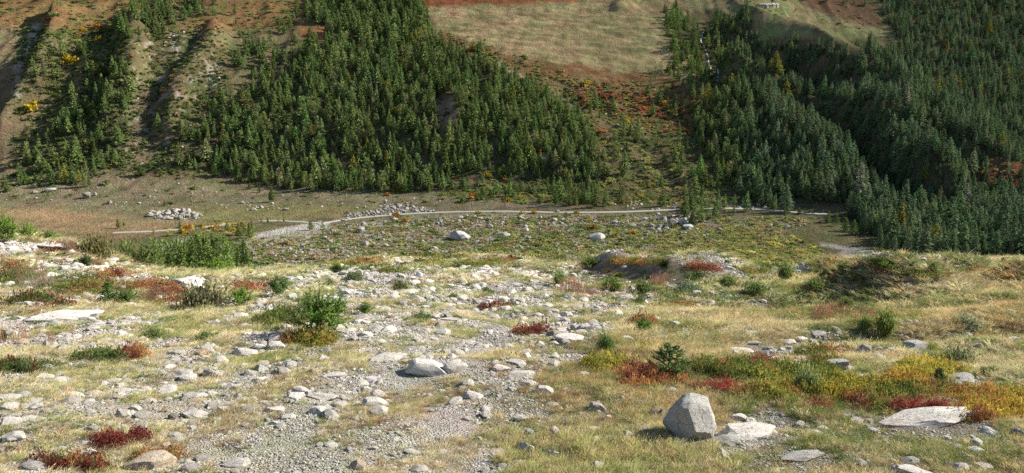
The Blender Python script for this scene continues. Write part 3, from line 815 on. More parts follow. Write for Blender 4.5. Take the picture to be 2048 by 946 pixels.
def visible(x, y, z, h=0.0):
    """is the point (raised by h) in sight of the viewpoint?"""
    t = np.linspace(.03, .985, 70)[None] ** .8
    X = x[:, None] * t; Y = y[:, None] * t; Z = (z + h)[:, None] * t
    G = land_z(X.ravel(), Y.ravel()).reshape(X.shape)
    return (Z >= G - .02 * Y * .05).all(1)

# ------------------------------------------------------------------ labels
_SAID = {}
def say(label, extras, group):
    """a label nobody else has, by adding what sets the thing apart; else it is shared inside its group"""
    for k in range(len(extras) + 1):
        s = ' '.join([label] + extras[:k])
        if len(s.split()) <= 16 and s not in _SAID:
            _SAID[s] = group; return s
    return label
def thing(name, label, cat, loc, rz=0, scale=(1, 1, 1), group=None, tint=None, me=None):
    o = bpy.data.objects.new(name, me); col.objects.link(o)
    o.location = loc; o.rotation_euler = (0, 0, rz); o.scale = scale
    o['label'] = label; o['category'] = cat
    if group: o['group'] = group
    if tint is not None: o['tint'] = [float(v) for v in tint]
    return o
def part(name, me, parent, tint=None, **kw):
    o = bpy.data.objects.new(name, me); col.objects.link(o); o.parent = parent
    if tint is not None: o['tint'] = [float(v) for v in tint]
    for k, v in kw.items(): o[k] = v
    return o

# ================================================================== THE MOUNTAIN FOREST
r = np.random.default_rng(21)
CONI = [conifer_mesh(s, rad=rd, nb=nb, power=pw) for s, rd, nb, pw in ((1, .26, 70, .85), (2, .29, 74, .75), (3, .23, 66, .9), (4, .28, 60, .7), (5, .31, 70, .65), (6, .21, 60, .85))]
CONI += [larch_crown(7, .23, 380), larch_crown(8, .27, 420)]
CROWN = [c.mesh('conifer_crown', M_NEEDLE) for c, t in CONI]
TRUNK = [t.mesh('conifer_trunk', M_BARK, True) for c, t in CONI]
CONI_ALL = [joined('conifer', [(c, M_NEEDLE), (t, M_BARK)]) for c, t in CONI]

def forest_density(x, y, px, py):
    n = fbm(x / 22, y / 22, 3, 90)
    jx = px + 10 * n; jy = py + 6 * n
    d = np.zeros(px.shape)
    w = [1.0, .62, .55, .6, .95, .8, 1.0]
    for P, k in zip(FOREST_POLYS, w):
        d = np.maximum(d, k * zone(jx, jy, P, 6))
    for P, k in [([(1200, 320), (1380, 260), (1440, 330), (1500, 408), (1210, 412)], .13), ([(1290, 150), (1380, 130), (1420, 240), (1300, 230)], .33),
                 ([(900, 345), (1010, 330), (1090, 372), (1100, 400), (960, 402), (900, 380)], .35), ([(40, 130), (180, 90), (180, 190), (110, 240)], .28),
                 ([(1350, 408), (1480, 402), (1660, 425), (1650, 445), (1480, 424), (1380, 455)], .15), ([(870, 85), (1000, 110), (1000, 130), (880, 110)], .3),
                 ([(440, 40), (600, 40), (600, 110), (500, 120)], .16), ([(1020, 150), (1130, 160), (1140, 200), (1060, 180)], .12),
                 ([(1050, 180), (1200, 200), (1330, 280), (1250, 340), (1200, 300)], .14), ([(1560, -40), (1740, -40), (1740, 15), (1560, 10)], .14), ([(460, 120), (520, 80), (560, 100), (500, 170)], .5),
                 ([(240, 150), (340, 120), (350, 320), (215, 340)], .05), ([(400, -60), (600, -60), (600, 40), (400, 40)], .06)]:
        d = np.maximum(d, k * zone(jx, jy, P, 6))
    for P in [[(868, 196), (905, 192), (912, 255), (880, 262)], [(1074, 300), (1098, 310), (1105, 342), (1088, 345)], [(1655, 165), (1735, 160), (1800, 166), (1795, 181), (1690, 181)],
              [(1960, 335), (2048, 330), (2300, 330), (2300, 400), (2048, 398), (1985, 380)], [(600, 45), (652, 50), (655, 88), (600, 72)], [(1560, 400), (1660, 412), (1780, 500), (1640, 490)], [(395, 45), (560, 45), (540, 90), (420, 80)]]:
        d = d * (1 - .93 * zone(jx, jy, P, 4))
    d = d * (1 - line_w(px, py, [(1406, 60, 8), (1400, 90, 10), (1416, 128, 11), (1426, 150, 11), (1438, 180, 11)]))
    # gaps and clumps
    cl = fbm(x / 14, y / 14, 2, 95)
    return d * np.clip(1.05 + 1.1 * cl, .1, 1.2)
X, Y = grid_points(3.5, 300, 1060, .76, r)
Z, PX, PY = placed(X, Y)
k = (PY > -170) & (PY < 530)
X, Y, Z, PX, PY = X[k], Y[k], Z[k], PX[k], PY[k]
dens = forest_density(X, Y, PX, PY)
sp = 1 / (1 + ((Y - 400) / 480).clip(0) * 1.5)                        # wider spacing far off
k = r.random(len(X)) < dens * .86 * sp
X, Y, Z, PX, PY = X[k], Y[k], Z[k], PX[k], PY[k]
n = len(X)
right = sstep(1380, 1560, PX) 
hgt = r.uniform(5.5, 12.5, n) * np.exp(r.normal(size=n) * .2) * (1 + .02 * right) * (1 + .25 * sstep(560, 700, PX) * sstep(250, 60, PY) * (PX < 900))
hgt *= np.where(zone(PX, PY, [(900, 345), (1100, 345), (1500, 380), (1500, 412), (900, 410)], 8) > .5, .62, 1)
wid = hgt * r.uniform(.9, 1.4, n)
tn = fbm(X / 30, Y / 30, 3, 97)
t_ = np.clip(col_jit((.18, .245, .078), n, r, .24, .06), .03, .32) + np.clip(tn, -1, 1)[:, None] * C(.055, .045, .008)
t_ = t_ * (1 - right[:, None] * C(.12, .10, -.35))  # bluish air haze over the right-hand forest, put into the tree colour
yel = r.random(n) < .015; t_[yel] = C(.26, .25, .05)
tree_idx = r.integers(0, 8, n); tree_idx = np.where(right > .5, tree_idx % 6, tree_idx)
rotz = r.uniform(0, 6.283, n)
size = hgt / Y
vis = (PX > 2) & (PX < 2046) & (PY > 6)
order = np.argsort(-size * vis)
cand = order[:420]
keep = cand[visible(X[cand], Y[cand], Z[cand], 3.0)][:205]
mass = np.ones(n, bool); mass[keep] = False
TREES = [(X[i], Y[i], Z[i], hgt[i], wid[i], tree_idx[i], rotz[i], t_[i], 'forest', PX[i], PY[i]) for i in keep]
rot = np.zeros((n, 3)); rot[:, 2] = rotz; rot[:, 0] = r.normal(size=n) * .03; rot[:, 1] = r.normal(size=n) * .03
scl = np.stack([wid, wid, hgt], 1)
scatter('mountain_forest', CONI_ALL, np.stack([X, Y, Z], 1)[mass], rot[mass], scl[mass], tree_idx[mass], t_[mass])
print('forest', n)

# trees that stand apart, and the larch grove below the moraine: picture x, y of the foot, height in picture units
LONE = [(544, 404, 34, 0), (478, 363, 26, 0), (498, 365, 25, 0), (96, 404, 24, 0), (12, 384, 34, 1), (282, 352, 26, 0), (322, 352, 12, 0), (430, 352, 26, 0), (330, 412, 12, 1), (270, 424, 10, 1),
 (237, 456, 20, 1), (500, 378, 14, 0), (520, 385, 16, 0), (248, 452, 9, 1), (308, 470, 14, 1), (360, 456, 16, 1), (1398, 412, 40, 0), (1382, 420, 34, 0), (1402, 440, 36, 0), (1428, 436, 26, 0), (1300, 400, 30, 0),
 (523, 446, 12, 1), (536, 446, 13, 1), (556, 446, 10, 1), (568, 444, 12, 1), (622, 460, 22, 1), (646, 468, 26, 1), (1570, 433, 16, 0), (1545, 420, 18, 0), (1598, 428, 14, 0), (1500, 404, 26, 0),
 (488, 480, 38, 1), (500, 476, 34, 1), (505, 470, 30, 1), (478, 470, 26, 1), (455, 462, 18, 1), (1655, 446, 22, 0), (1672, 452, 26, 0), (1690, 462, 28, 0), (1706, 470, 32, 0), (1722, 468, 30, 0), (1080, 408, 18, 0), (1112, 410, 30, 0), (1140, 412, 24, 0), (1170, 408, 26, 0), (1240, 406, 24, 0), (1210, 412, 26, 0)]
for px, py, hp, kind in LONE:
    x, y, z = ground_at(px, py, 250)
    hm = hp * y / F * 1.02
    tt = C(.13, .19, .055) if kind == 0 else C(.17, .22, .06)
    TREES.append((x, y, z, hm, hm * random.uniform(1.2, 1.7), random.randrange(8), random.uniform(0, 6), tt * random.uniform(.8, 1.2), 'lone', px, py))
for i in range(44):
    px = 298 + (490 - 298) * (i + .5 * random.random()) / 44; D = random.uniform(165, 215)
    x = (px - 1024) / F * D * 1.02; z = float(land_z(np.array([x]), np.array([D]))[0])
    _, pyb = project(x, D, z)
    top = 470 + 8 * math.sin(px / 23) + random.uniform(-6, 14)
    zt = tanv(top) * D
    hm = max(zt - z, 3)
    TREES.append((x, D, z, hm, hm * random.uniform(.75, 1.0), random.randrange(5, 8), random.uniform(0, 6), C(.16, .23, .06) * random.uniform(.8, 1.25), 'grove', px, 500))

_sz = lambda h, ks: ks[0] if h > 13 else ks[1] if h > 9.5 else ks[2]
def near_what(px, py, marks):
    best = min(marks, key=lambda m: ((px - m[0]) / 1.0) ** 2 + ((py - m[1]) * 1.8) ** 2)
    dx, dy = px - best[0], (py - best[1]) * 1.8
    if abs(dx) > abs(dy): rel = 'left of' if dx < 0 else 'right of'
    else: rel = 'above' if dy < 0 else 'below'
    if math.hypot(dx, dy) < 60: rel = 'just ' + rel
    return rel + ' ' + best[2]
def towards(px, py, marks):
    m = sorted(marks, key=lambda m: ((px - m[0]) / 1.0) ** 2 + ((py - m[1]) * 1.8) ** 2)[1]
    return 'towards ' + m[2]
TMARKS = [(1650, 430, 'the far end of the valley road'), (1700, 505, 'the gravel bed of the river'), (1870, 440, 'the densest conifers'), (2000, 370, 'the reddish clearing'), (1400, 430, 'the road behind the roadside conifers'),
 (1370, 445, 'the grey valley boulders'), (640, 450, 'the gravel turning place'), (350, 430, 'the rock pile in the meadow'), (545, 390, 'the single dark conifer under the forest'), (174, 390, 'the white boulder on the meadow edge'),
 (800, 425, 'the rubble bank'), (1090, 325, 'the sandy scar'), (1520, 450, 'the stony valley slope'), (1960, 500, 'the grassy moraine bank'), (100, 400, 'the meadow edge'), (920, 475, 'the big lone boulder'), (237, 456, 'the thin meadow tree'), (1800, 470, 'the shaded river flat')]
def tone(t):
    g = t[1]; ratio = t[0] / t[1]
    return ('yellowish ' if ratio > .95 else 'olive ' if ratio > .72 else '') + ('dark green' if g < .15 else 'green' if g < .20 else 'light green')
for (x, y, z, hm, wm, vi, rz, tt, fam, px, py) in TREES:
    slim = 'slender' if wm < hm * .95 else 'broad' if wm > hm * 1.15 else 'pointed'
    if fam == 'forest': base = f'{_sz(hm, ("tall", "middling", "short"))} {slim} {tone(tt)} conifer {near_what(px, py, TMARKS)}'; grp = 'conifers along the edge of the mountain forest'; ex = [towards(px, py, TMARKS)]; ex = ex if len((base + ' ' + ex[0]).split()) <= 16 else []
    elif fam == 'lone': base = f'{slim} {tone(tt)} conifer standing apart {near_what(px, py, TMARKS)}'; grp = 'conifers standing apart on the valley floor'; ex = []
    else:
        q = int((px - 298) / 192 * 8)
        base = f'{_sz(hm * 1.3, ("tall", "middling", "short"))} {slim} {tone(tt)} tree ' + ('at the left end', 'near the left end', 'left of the middle', 'in the middle', 'in the middle', 'right of the middle', 'near the right end', 'at the right end')[min(q, 7)] + ' of the larch grove'
        grp = 'larches of the grove behind the moraine'; base = base.replace('slender light', 'light') if len(base.split()) > 15 else base; ex = ['in front' if y < 180 else 'behind' if y > 200 else 'amid']
    lab = say(base, ex, grp)
    o = thing('conifer_tree' if fam != 'grove' else 'larch_tree', lab, 'tree', (x, y, z), rz, (wm, wm, hm), grp)
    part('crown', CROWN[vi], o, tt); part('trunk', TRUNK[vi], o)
print('trees', round(time.time() - T0, 1))

# autumn trees and bushes on the slopes: yellow birches, orange and red rowans
SHR = [shrub_mesh(s, n=200, leaf=.2, flat=.85, twigs=9, wl=.8) for s in (31, 32, 33, 34)]
SHR_L = [a.mesh('bush_foliage', M_LEAF) for a, b in SHR]; SHR_T = [b.mesh('bush_stem', M_BARK) for a, b in SHR]
SHR_ALL = [joined('bush', [(a, M_LEAF), (b, M_BARK)]) for a, b in SHR]
AUT = [(141, 119, 15, 'y'), (65, 210, 15, 'y'), (167, 60, 8, 'y'), (162, 58, 6, 'y'), (200, 78, 8, 'y'), (212, 166, 8, 'y'), (196, 52, 9, 'o'), (155, 72, 7, 'y'), (800, 217, 12, 'y'), (775, 165, 12, 'y'), (722, 162, 10, 'o'),
 (840, 182, 12, 'd'), (826, 175, 10, 'd'), (815, 190, 9, 'd'), (943, 97, 10, 'o'), (955, 100, 9, 'y'), (965, 103, 8, 'o'), (979, 107, 7, 'y'), (1175, 163, 8, 'y'), (1166, 190, 9, 'r'), (1198, 188, 9, 'r'), (1211, 190, 10, 'r'), (1229, 190, 10, 'r'),
 (1170, 178, 7, 'r'), (1285, 205, 9, 'o'), (1330, 205, 9, 'o'), (1300, 222, 8, 'r'), (1318, 228, 9, 'r'), (1340, 222, 7, 'o'), (1352, 215, 9, 'r'), (1366, 216, 8, 'r'), (1290, 216, 7, 'o'), (1344, 233, 7, 'r'), (1310, 215, 7, 'o'), (1375, 262, 8, 'o'),
 (1255, 240, 9, 'y'), (1303, 370, 9, 'y'), (1280, 392, 8, 'y'), (1178, 207, 7, 'y'), (812, 373, 12, 'o'), (800, 380, 10, 'o'), (776, 388, 7, 'o'), (945, 392, 11, 'o'), (1153, 378, 8, 'o'), (1006, 342, 9, 'y'), (1010, 355, 8, 'o'), (976, 350, 8, 'y'),
 (1040, 393, 8, 'y'), (1018, 400, 8, 'y'), (1043, 425, 7, 'y'), (1068, 424, 7, 'y'), (957, 424, 7, 'y'), (1153, 424, 6, 'y'), (1186, 455, 10, 'o'), (1180, 440, 7, 'y'), (810, 440, 8, 'o'), (738, 349, 12, 'o'), (1268, 464, 9, 'y'), (1231, 470, 9, 'y'), (1080, 300, 9, 'o'),
 (793, 430, 8, 'o'), (850, 402, 7, 'g'), (924, 400, 12, 'g'), (430, 455, 10, 'o'), (468, 460, 8, 'y'), (405, 452, 7, 'y'), (375, 455, 10, 'o'), (365, 462, 10, 'y'), (1580, 262, 6, 'y'), (1730, 180, 6, 'y'), (1450, 420, 5, 'y'), (1970, 345, 9, 'o'), (2005, 352, 9, 'r'), (2030, 368, 9, 'r'), (2015, 380, 9, 'o'), (1985, 362, 7, 'r')]
ACOL = {'y': ((.42, .31, .03), 'yellow'), 'o': ((.42, .21, .04), 'orange'), 'r': ((.34, .12, .07), 'red'), 'd': ((.13, .035, .03), 'dark red'), 'g': ((.10, .14, .035), 'light green')}
for px, py, rp, kc in AUT:
    x, y, z = ground_at(px, py + rp * .4, 250)
    s = rp * 2.1 * y / F; cc, nm = ACOL[kc]; cc = C(*cc) * random.uniform(.8, 1.15)
    grp = 'autumn bushes on the slopes'
    bigness = 'large' if rp > 10 else 'small' if rp < 8 else 'rounded'
    where = near_what(px, py, [(141, 119, 'the dark gully forest'), (65, 210, 'the bare left slope'), (943, 97, 'the meadow corner'), (1200, 188, 'the rust red slope under the meadow'), (1340, 220, 'the conifers on the lip'), (820, 180, 'the brown gully'), (800, 217, 'the brown gully'),
              (800, 380, 'the lower forest edge'), (1010, 350, 'the sandy scar'), (1060, 424, 'the valley road'), (1186, 455, 'the river boulders'), (370, 458, 'the meadow track'), (2010, 365, 'the right hand clearing'), (1290, 380, 'the scrubby slope'), (195, 60, 'the cliff edge')])
    o = thing('autumn_bush', say(f'{bigness} {nm} autumn bush {where}', [], grp), 'bush', (x, y, z - .1 * s), random.uniform(0, 6), (s, s, s * (1.25 if kc in 'yo' else .9)), grp)
    i = random.randrange(4); part('foliage', SHR_L[i], o, cc); part('stem', SHR_T[i], o)

# scrub on the slopes and over the valley floor
def scrub_layer(name, spacing, d0, d1, polys, sizes, hratio, seed):
    r = np.random.default_rng(seed)
    X, Y = grid_points(spacing, d0, d1, .75, r); Z, PX, PY = placed(X, Y)
    k = (PY > -40) & (PX > -40) & (PX < 2090); X, Y, Z, PX, PY = X[k], Y[k], Z[k], PX[k], PY[k]
    n1 = fbm(X / 15, Y / 15, 3, seed); n2 = fbm(X / 6, Y / 6, 2, seed + 1); n3 = fbm(X / 40, Y / 30, 2, seed + 2)
    P = []; R_ = []; S = []; I = []; T = []
    for poly, dn, cols in polys:
        w = zone(PX + 12 * n1, PY + 7 * n2, poly, 7) * dn * np.clip(1 + 1.8 * n1, .05, 2)
        k = np.nonzero(r.random(len(X)) < w)[0]; m = len(k)
        ci = r.choice(len(cols), m, p=np.array([c[1] for c in cols]) / sum(c[1] for c in cols))
        ci = np.where((n3[k] > .05) & (r.random(m) < .5), 0, ci)
        base = (1.3 if name == 'valley_scrub' else 1.1) * np.array([c[0] for c in cols])[ci] * np.exp(r.normal(size=(m, 1)) * .2)
        s = r.uniform(*sizes, m) * np.exp(r.normal(size=m) * .25)
        P.append(np.stack([X[k], Y[k], Z[k] - .08 * s], 1)); rr = np.zeros((m, 3)); rr[:, 2] = r.uniform(0, 6.28, m); R_.append(rr)
        S.append(np.stack([s, s, s * r.uniform(hratio[0], hratio[1], m)], 1)); I.append(r.integers(0, 4, m)); T.append(base)
    P = np.concatenate(P); print(name, len(P))
    scatter(name, SHR_ALL, P, np.concatenate(R_), np.concatenate(S), np.concatenate(I), np.concatenate(T))
G1, G2, G3, G4 = (.16, .20, .06), (.27, .28, .09), (.11, .14, .05), (.28, .22, .12)
YE, OR, RE, DR = (.38, .33, .08), (.38, .20, .08), (.33, .12, .07), (.15, .055, .035)
scrub_layer('mountain_scrub', 2.6, 430, 980, [
 ([(200, 60), (450, 60), (460, 345), (190, 350), (150, 200)], .8, [(G1, 3), (G3, 4), (G2, 2), (G4, 2), (OR, .15), (DR, .2)]),
 ([(40, 60), (280, 60), (260, 330), (20, 372), (20, 240)], .8, [(G1, 3), (G3, 3), (G2, 2), (YE, .08)]),
 ([(0, 100), (60, 60), (40, 200), (0, 230)], .12, [(G2, 2), (G4, 1)]),
 ([(0, 0), (600, 0), (600, 60), (0, 60)], .20, [(G2, 3), (G1, 3), (DR, .6), (G4, 1), (YE, .2)]),
 ([(860, 60), (1000, 100), (1150, 150), (1400, 180), (1500, 405), (1180, 410), (1190, 300), (1080, 190), (1000, 150)], .50, [(G2, 4), (G1, 3), (G3, 1), (G4, 2), (YE, .5), (RE, .08), (OR, .2)]),
 ([(1120, 165), (1250, 172), (1420, 205), (1420, 250), (1330, 265), (1230, 240), (1150, 210)], .42, [(RE, 1.2), (OR, 1.6), (G1, 2.5), (DR, 1), (G4, 2)]),
 ([(740, 130), (900, 150), (910, 270), (780, 270)], .22, [(DR, 2), (G2, 2), (G4, 2), (OR, .6)]),
 ([(880, 340), (1180, 340), (1200, 412), (880, 400)], .40, [(G1, 3), (G2, 3), (YE, .4), (OR, .3)]),
 ([(1950, 325), (2048, 325), (2060, 400), (1980, 390)], .5, [(RE, 1), (OR, 2), (G4, 2)]),
 ([(1380, 60), (1480, 60), (1560, 240), (1440, 200)], .5, [(G3, 3), (G1, 2), (YE, .1)]),
 ([(1330, 60), (1400, 130), (1460, 205), (1420, 200), (1370, 150)], .5, [(YE, 1), (G2, 3)]),
 ([(0, 330), (460, 345), (900, 375), (1200, 405), (1200, 420), (0, 420)], .035, [(G1, 1), (G4, 1)]),
 ([(1500, -20), (1760, -20), (1800, 60), (1500, 70)], .04, [(G4, 1), (G1, 1)]),
], (1.8, 4.6), (.55, .95), 130)
scrub_layer('valley_scrub', 1.5, 255, 445, [
 ([(500, 486), (640, 470), (680, 450), (900, 432), (1640, 436), (1560, 470), (1640, 530), (1640, 560), (470, 560)], .5, [(G4, 5), (G1, 4), (G3, 2), (G2, 3), (YE, .15)]),
 ([(1020, 470), (1300, 455), (1500, 462), (1620, 480), (1650, 540), (1000, 560), (900, 530)], .62, [(G2, 4), (G1, 5), (YE, 1.0), (G4, 1), (G3, 2)]),
 ([(1430, 470), (1560, 476), (1640, 500), (1640, 535), (1480, 535), (1400, 500)], .5, [(G2, 4), (YE, 2), (OR, .15)]),
 ([(1330, 445), (1540, 448), (1500, 474), (1330, 470)], .45, [(YE, 1.6), (G2, 3), (G1, 2)]),
 ([(330, 455), (500, 440), (505, 480), (330, 480)], .2, [(G2, 2), (YE, 1), (OR, .5)]),
 ([(800, 436), (1300, 430), (1560, 440), (1560, 452), (1300, 445), (800, 450)], .30, [(G1, 3), (G3, 3), (OR, .15)]),
 ([(1660, 515), (1850, 515), (1850, 540), (1640, 540)], .12, [(G2, 2), (G1, 2)]),
], (1.0, 3.3), (.45, .85), 140)
print('scrub', round(time.time() - T0, 1))

# mountain and valley boulders
BRK = [rock_mesh('boulder_shape', 200 + i, sub=2, dims=d, cuts=11, rough=.10) for i, d in enumerate([(1, .8, .7), (1, .9, .5), (.9, .8, .8), (1, .6, .5), (1, .8, .6), (1, 1, .45)])]
BOULD = [(920, 478, 44, 18, 'd'), (722, 467, 15, 13, ''), (716, 465, 9, 8, ''), (1195, 477, 32, 11, 'd'), (1370, 448, 26, 14, 'd'), (1376, 458, 22, 9, 'd'), (1345, 447, 24, 10, ''), (1328, 440, 14, 9, ''), (730, 490, 18, 8, ''), (870, 500, 14, 8, ''),
 (174, 396, 15, 12, ''), (190, 391, 8, 7, ''), (220, 407, 10, 6, ''), (70, 386, 12, 6, ''), (102, 382, 20, 6, ''), (728, 452, 14, 8, ''), (790, 440, 16, 5, ''), (1010, 472, 22, 8, ''), (1115, 425, 10, 6, ''), (1530, 418, 10, 6, 'd'), (1518, 412, 12, 5, ''),
 (980, 455, 14, 7, ''), (1050, 462, 16, 7, ''), (960, 440, 14, 6, ''), (1230, 447, 12, 6, ''), (1265, 452, 15, 6, ''), (1440, 462, 14, 7, ''), (1575, 456, 10, 6, ''), (1700, 470, 8, 4, ''), (1040, 435, 10, 5, ''), (765, 468, 9, 6, ''), (660, 486, 14, 7, ''), (605, 492, 13, 6, ''),
 (580, 500, 9, 5, ''), (650, 478, 9, 6, ''), (693, 515, 12, 6, ''), (588, 515, 12, 7, ''), (1290, 440, 10, 5, ''), (545, 408, 8, 4, ''), (484, 407, 9, 4, ''), (507, 420, 14, 5, ''), (523, 416, 9, 6, ''), (572, 420, 12, 4, ''), (619, 409, 7, 5, ''), (771, 407, 7, 8, '')]
BL = []
for px, py, w, h, q in BOULD: BL.append((px, py, w, h, q, 1))
rb = np.random.default_rng(55)
for i in range(46):  # the rock pile in the meadow
    a, q = rb.uniform(0, 6.28), math.sqrt(rb.random()); px = 352 + 54 * q * math.cos(a); hp = 12 * max(0, 1 - abs(px - 368) / 40)
    BL.append((px, 432 + 8 * q * math.sin(a) - hp * max(0, rb.normal() * .3 + .5) * 0, rb.uniform(8, 17), rb.uniform(4, 9) * (1.5 if abs(px - 372) < 14 else 1), '', 2))
GRPB = {1: 'boulders strewn over the valley floor', 2: 'blocks of the rock pile in the meadow'}
VM = [(920, 478, 'the big lone valley boulder'), (640, 450, 'the gravel turning place'), (1370, 450, 'the cluster of grey blocks'), (800, 425, 'the rubble bank'), (174, 392, 'the white boulder under the slope'), (1060, 430, 'the valley road'), (1195, 470, 'the river channel'), (545, 405, 'the single dark conifer'), (352, 432, 'the rock pile'), (600, 500, 'the larch grove'), (1540, 430, 'the road end')]
for px, py, w, h, q, g in BL:
    x, y, z = ground_at(px, py, 250); s = y / F; sw, sh = w * s, h * s
    tc = C(.62, .62, .64) if q == 'd' else C(.52, .50, .46) * random.uniform(.75, 1.2)
    if g == 1: lab = say(f'{"wide grey" if q == "d" else "pale"} {"block" if h > .6 * w else "flat boulder" if h < .45 * w else "boulder"} {near_what(px, py, VM)}', ['the larger one'] if w > 13 else ['the smaller one'], GRPB[1])
    else: lab = say(f'{"tall" if h > 9 else "low" if h < 6 else "middling"} {"broad" if w > 14 else "narrow" if w < 11 else "square"} pale block {"at the back" if py < 429 else "at the front" if py > 435 else "half way in"} {"at the left end" if px < 318 else "left of the middle" if px < 340 else "in the middle" if px < 360 else "right of the middle" if px < 385 else "at the right end"} of the meadow rock pile', [], GRPB[2])
    thing('boulder', lab, 'boulder', (x, y, z + sh * .28), random.uniform(-.5, .5), (sw, sw * .85, sh * 1.5), GRPB[g], tc, random.choice(BRK))
def rubble(name, spacing, d0, d1, polys, seed):
    r = np.random.default_rng(seed); X, Y = grid_points(spacing, d0, d1, .72, r); Z, PX, PY = placed(X, Y)
    n1 = fbm(X / 10, Y / 10, 3, seed); P = []; S = []; T = []
    for poly, dn, (s0, s1), tc in polys:
        w = zone(PX + 10 * n1, PY + 3 * n1, poly, 4) * dn * np.clip(1 + 2.2 * n1, .03, 3)
        k = np.nonzero(r.random(len(X)) < w)[0]; m = len(k)
        s = s0 * (s1 / s0) ** (r.random(m) ** 2.6)
        P.append(np.stack([X[k], Y[k], Z[k] + s * .12], 1)); S.append(np.stack([s, s * r.uniform(.6, 1, m), s * r.uniform(.45, .9, m)], 1)); T.append(col_jit(C(*tc) * .72, m, r, .2, .03))
    P = np.concatenate(P); m = len(P); R_ = r.normal(size=(m, 3)) * (.25, .25, 2); print(name, m)
    scatter(name, BRK, P, R_, np.concatenate(S), r.integers(0, 6, m), np.concatenate(T))
rubble('valley_rubble', 1.05, 255, 480, [
 ([(500, 488), (640, 470), (690, 450), (800, 440), (1330, 432), (1420, 440), (1440, 470), (1300, 480), (1080, 530), (480, 560)], .24, (.3, 2.0), (.60, .585, .53)),
 ([(660, 444), (700, 430), (780, 412), (820, 410), (870, 424), (800, 427), (740, 432)], .55, (.5, 2.8), (.62, .60, .55)),
 ([(300, 425), (410, 425), (405, 440), (310, 440)], .3, (.4, 2.0), (.9, .88, .82)),
 ([(1300, 428), (1410, 432), (1410, 470), (1290, 470)], .22, (.4, 3.4), (.7, .69, .66)),
 ([(880, 430), (1200, 440), (1200, 455), (880, 450)], .12, (.4, 3), (.8, .78, .74)),
 ([(1480, 436), (1640, 440), (1600, 460), (1480, 455)], .12, (.4, 2.4), (.75, .73, .7)),
 ([(1640, 500), (1840, 512), (1840, 530), (1640, 538)], .12, (.3, 1.2), (.9, .88, .84)),
 ([(0, 360), (460, 365), (760, 385), (900, 400), (900, 418), (500, 420), (300, 415), (0, 400)], .016, (.4, 1.9), (.95, .92, .86)),
 ([(420, 410), (560, 405), (620, 415), (500, 428)], .05, (.3, 1.6), (.95, .92, .86)),
 ([(1180, 400), (1560, 402), (1620, 420), (1250, 420)], .05, (.5, 3.), (.8, .78, .72))], 150)
rubble('mountain_rubble', 2.6, 470, 800, [
 ([(270, 60), (450, 60), (450, 330), (210, 345)], .05, (.6, 3), (.8, .78, .72)),
 ([(1100, 180), (1400, 240), (1480, 400), (1200, 410)], .03, (.6, 3.), (.8, .78, .72)),
 ([(330, 60), (365, 60), (360, 120), (340, 120)], .3, (.8, 4), (.9, .85, .78)), ([(415, 125), (445, 125), (445, 190), (425, 190)], .3, (.8, 3), (.9, .85, .8))], 151)

# ------------------------------------------------------------------ road, river channels, waterfall, huts
def ribbon(name, pts, width, mat, lift, step=3.0, d0=250, rag=0.0, kind='structure', over=0.0):
    q = cast(land_z, pts, d0)
    seg = np.hypot(*np.diff(q, axis=0).T); s = np.concatenate([[0], np.cumsum(seg)]); m = max(int(s[-1] / step), 4)
    ss = np.linspace(0, s[-1], m); x = np.interp(ss, s, q[:, 0]); y = np.interp(ss, s, q[:, 1])
    if m > 12: x, y = _smooth(x, 3), _smooth(y, 3)
    tx, ty = np.gradient(x), np.gradient(y); L = np.hypot(tx, ty); nx, ny = -ty / L, tx / L
    wv = (np.interp(np.linspace(0, 1, m), np.linspace(0, 1, len(width)), width) if hasattr(width, '__len__') else np.full(m, width)) / 2
    if rag: wv = wv * (1 + rag * perlin(ss / 4, ss * 0, 5))
    zc = np.maximum.reduce([land_z(x + nx * k, y + ny * k) for k in (-wv, -wv * .5, 0 * wv, wv * .5, wv)]) + lift
    V = []; 
    for sgn, dz in ((-1.35, -.5 - lift * 2), (-1, 0), (1, 0), (1.35, -.5 - lift * 2)):
        V.append(np.stack([x + nx * wv * sgn, y + ny * wv * sgn, zc + dz], 1))
    V = np.concatenate(V); idx = np.arange(4 * m).reshape(4, m); f = np.stack([idx[:-1, :-1].ravel(), idx[:-1, 1:].ravel(), idx[1:, 1:].ravel(), idx[1:, :-1].ravel()], 1)
    return put(name, mesh_from(name, V, f[:, ::-1], mat, True), kind=kind)
ribbon('valley_road', [(632, 449), (660, 444), (700, 438), (745, 433), (800, 429), (850, 426), (900, 424), (1000, 423), (1100, 425), (1200, 425), (1280, 423), (1340, 420), (1400, 418), (1500, 418), (1550, 422), (1600, 427), (1662, 430)], 2.6, M_ROAD, .2)
ribbon('meadow_track', [(640, 447), (600, 444), (560, 442), (518, 442)], 2.4, M_ROAD, .12)
ribbon('side_track', [(478, 447), (440, 450), (400, 455), (360, 459), (300, 463), (220, 466)], 2.6, M_ROAD, .12)
ribbon('waterfall_stream', [(1406, 64), (1403, 74), (1400, 82), (1405, 88), (1412, 104), (1416, 118), (1417, 132), (1424, 140), (1430, 147), (1437, 152), (1434, 163)], [.8, 1.1, .7, 1.2, .8, 1.2, .8], M_WHITEWATER, .3, 1.5, 420, .9)
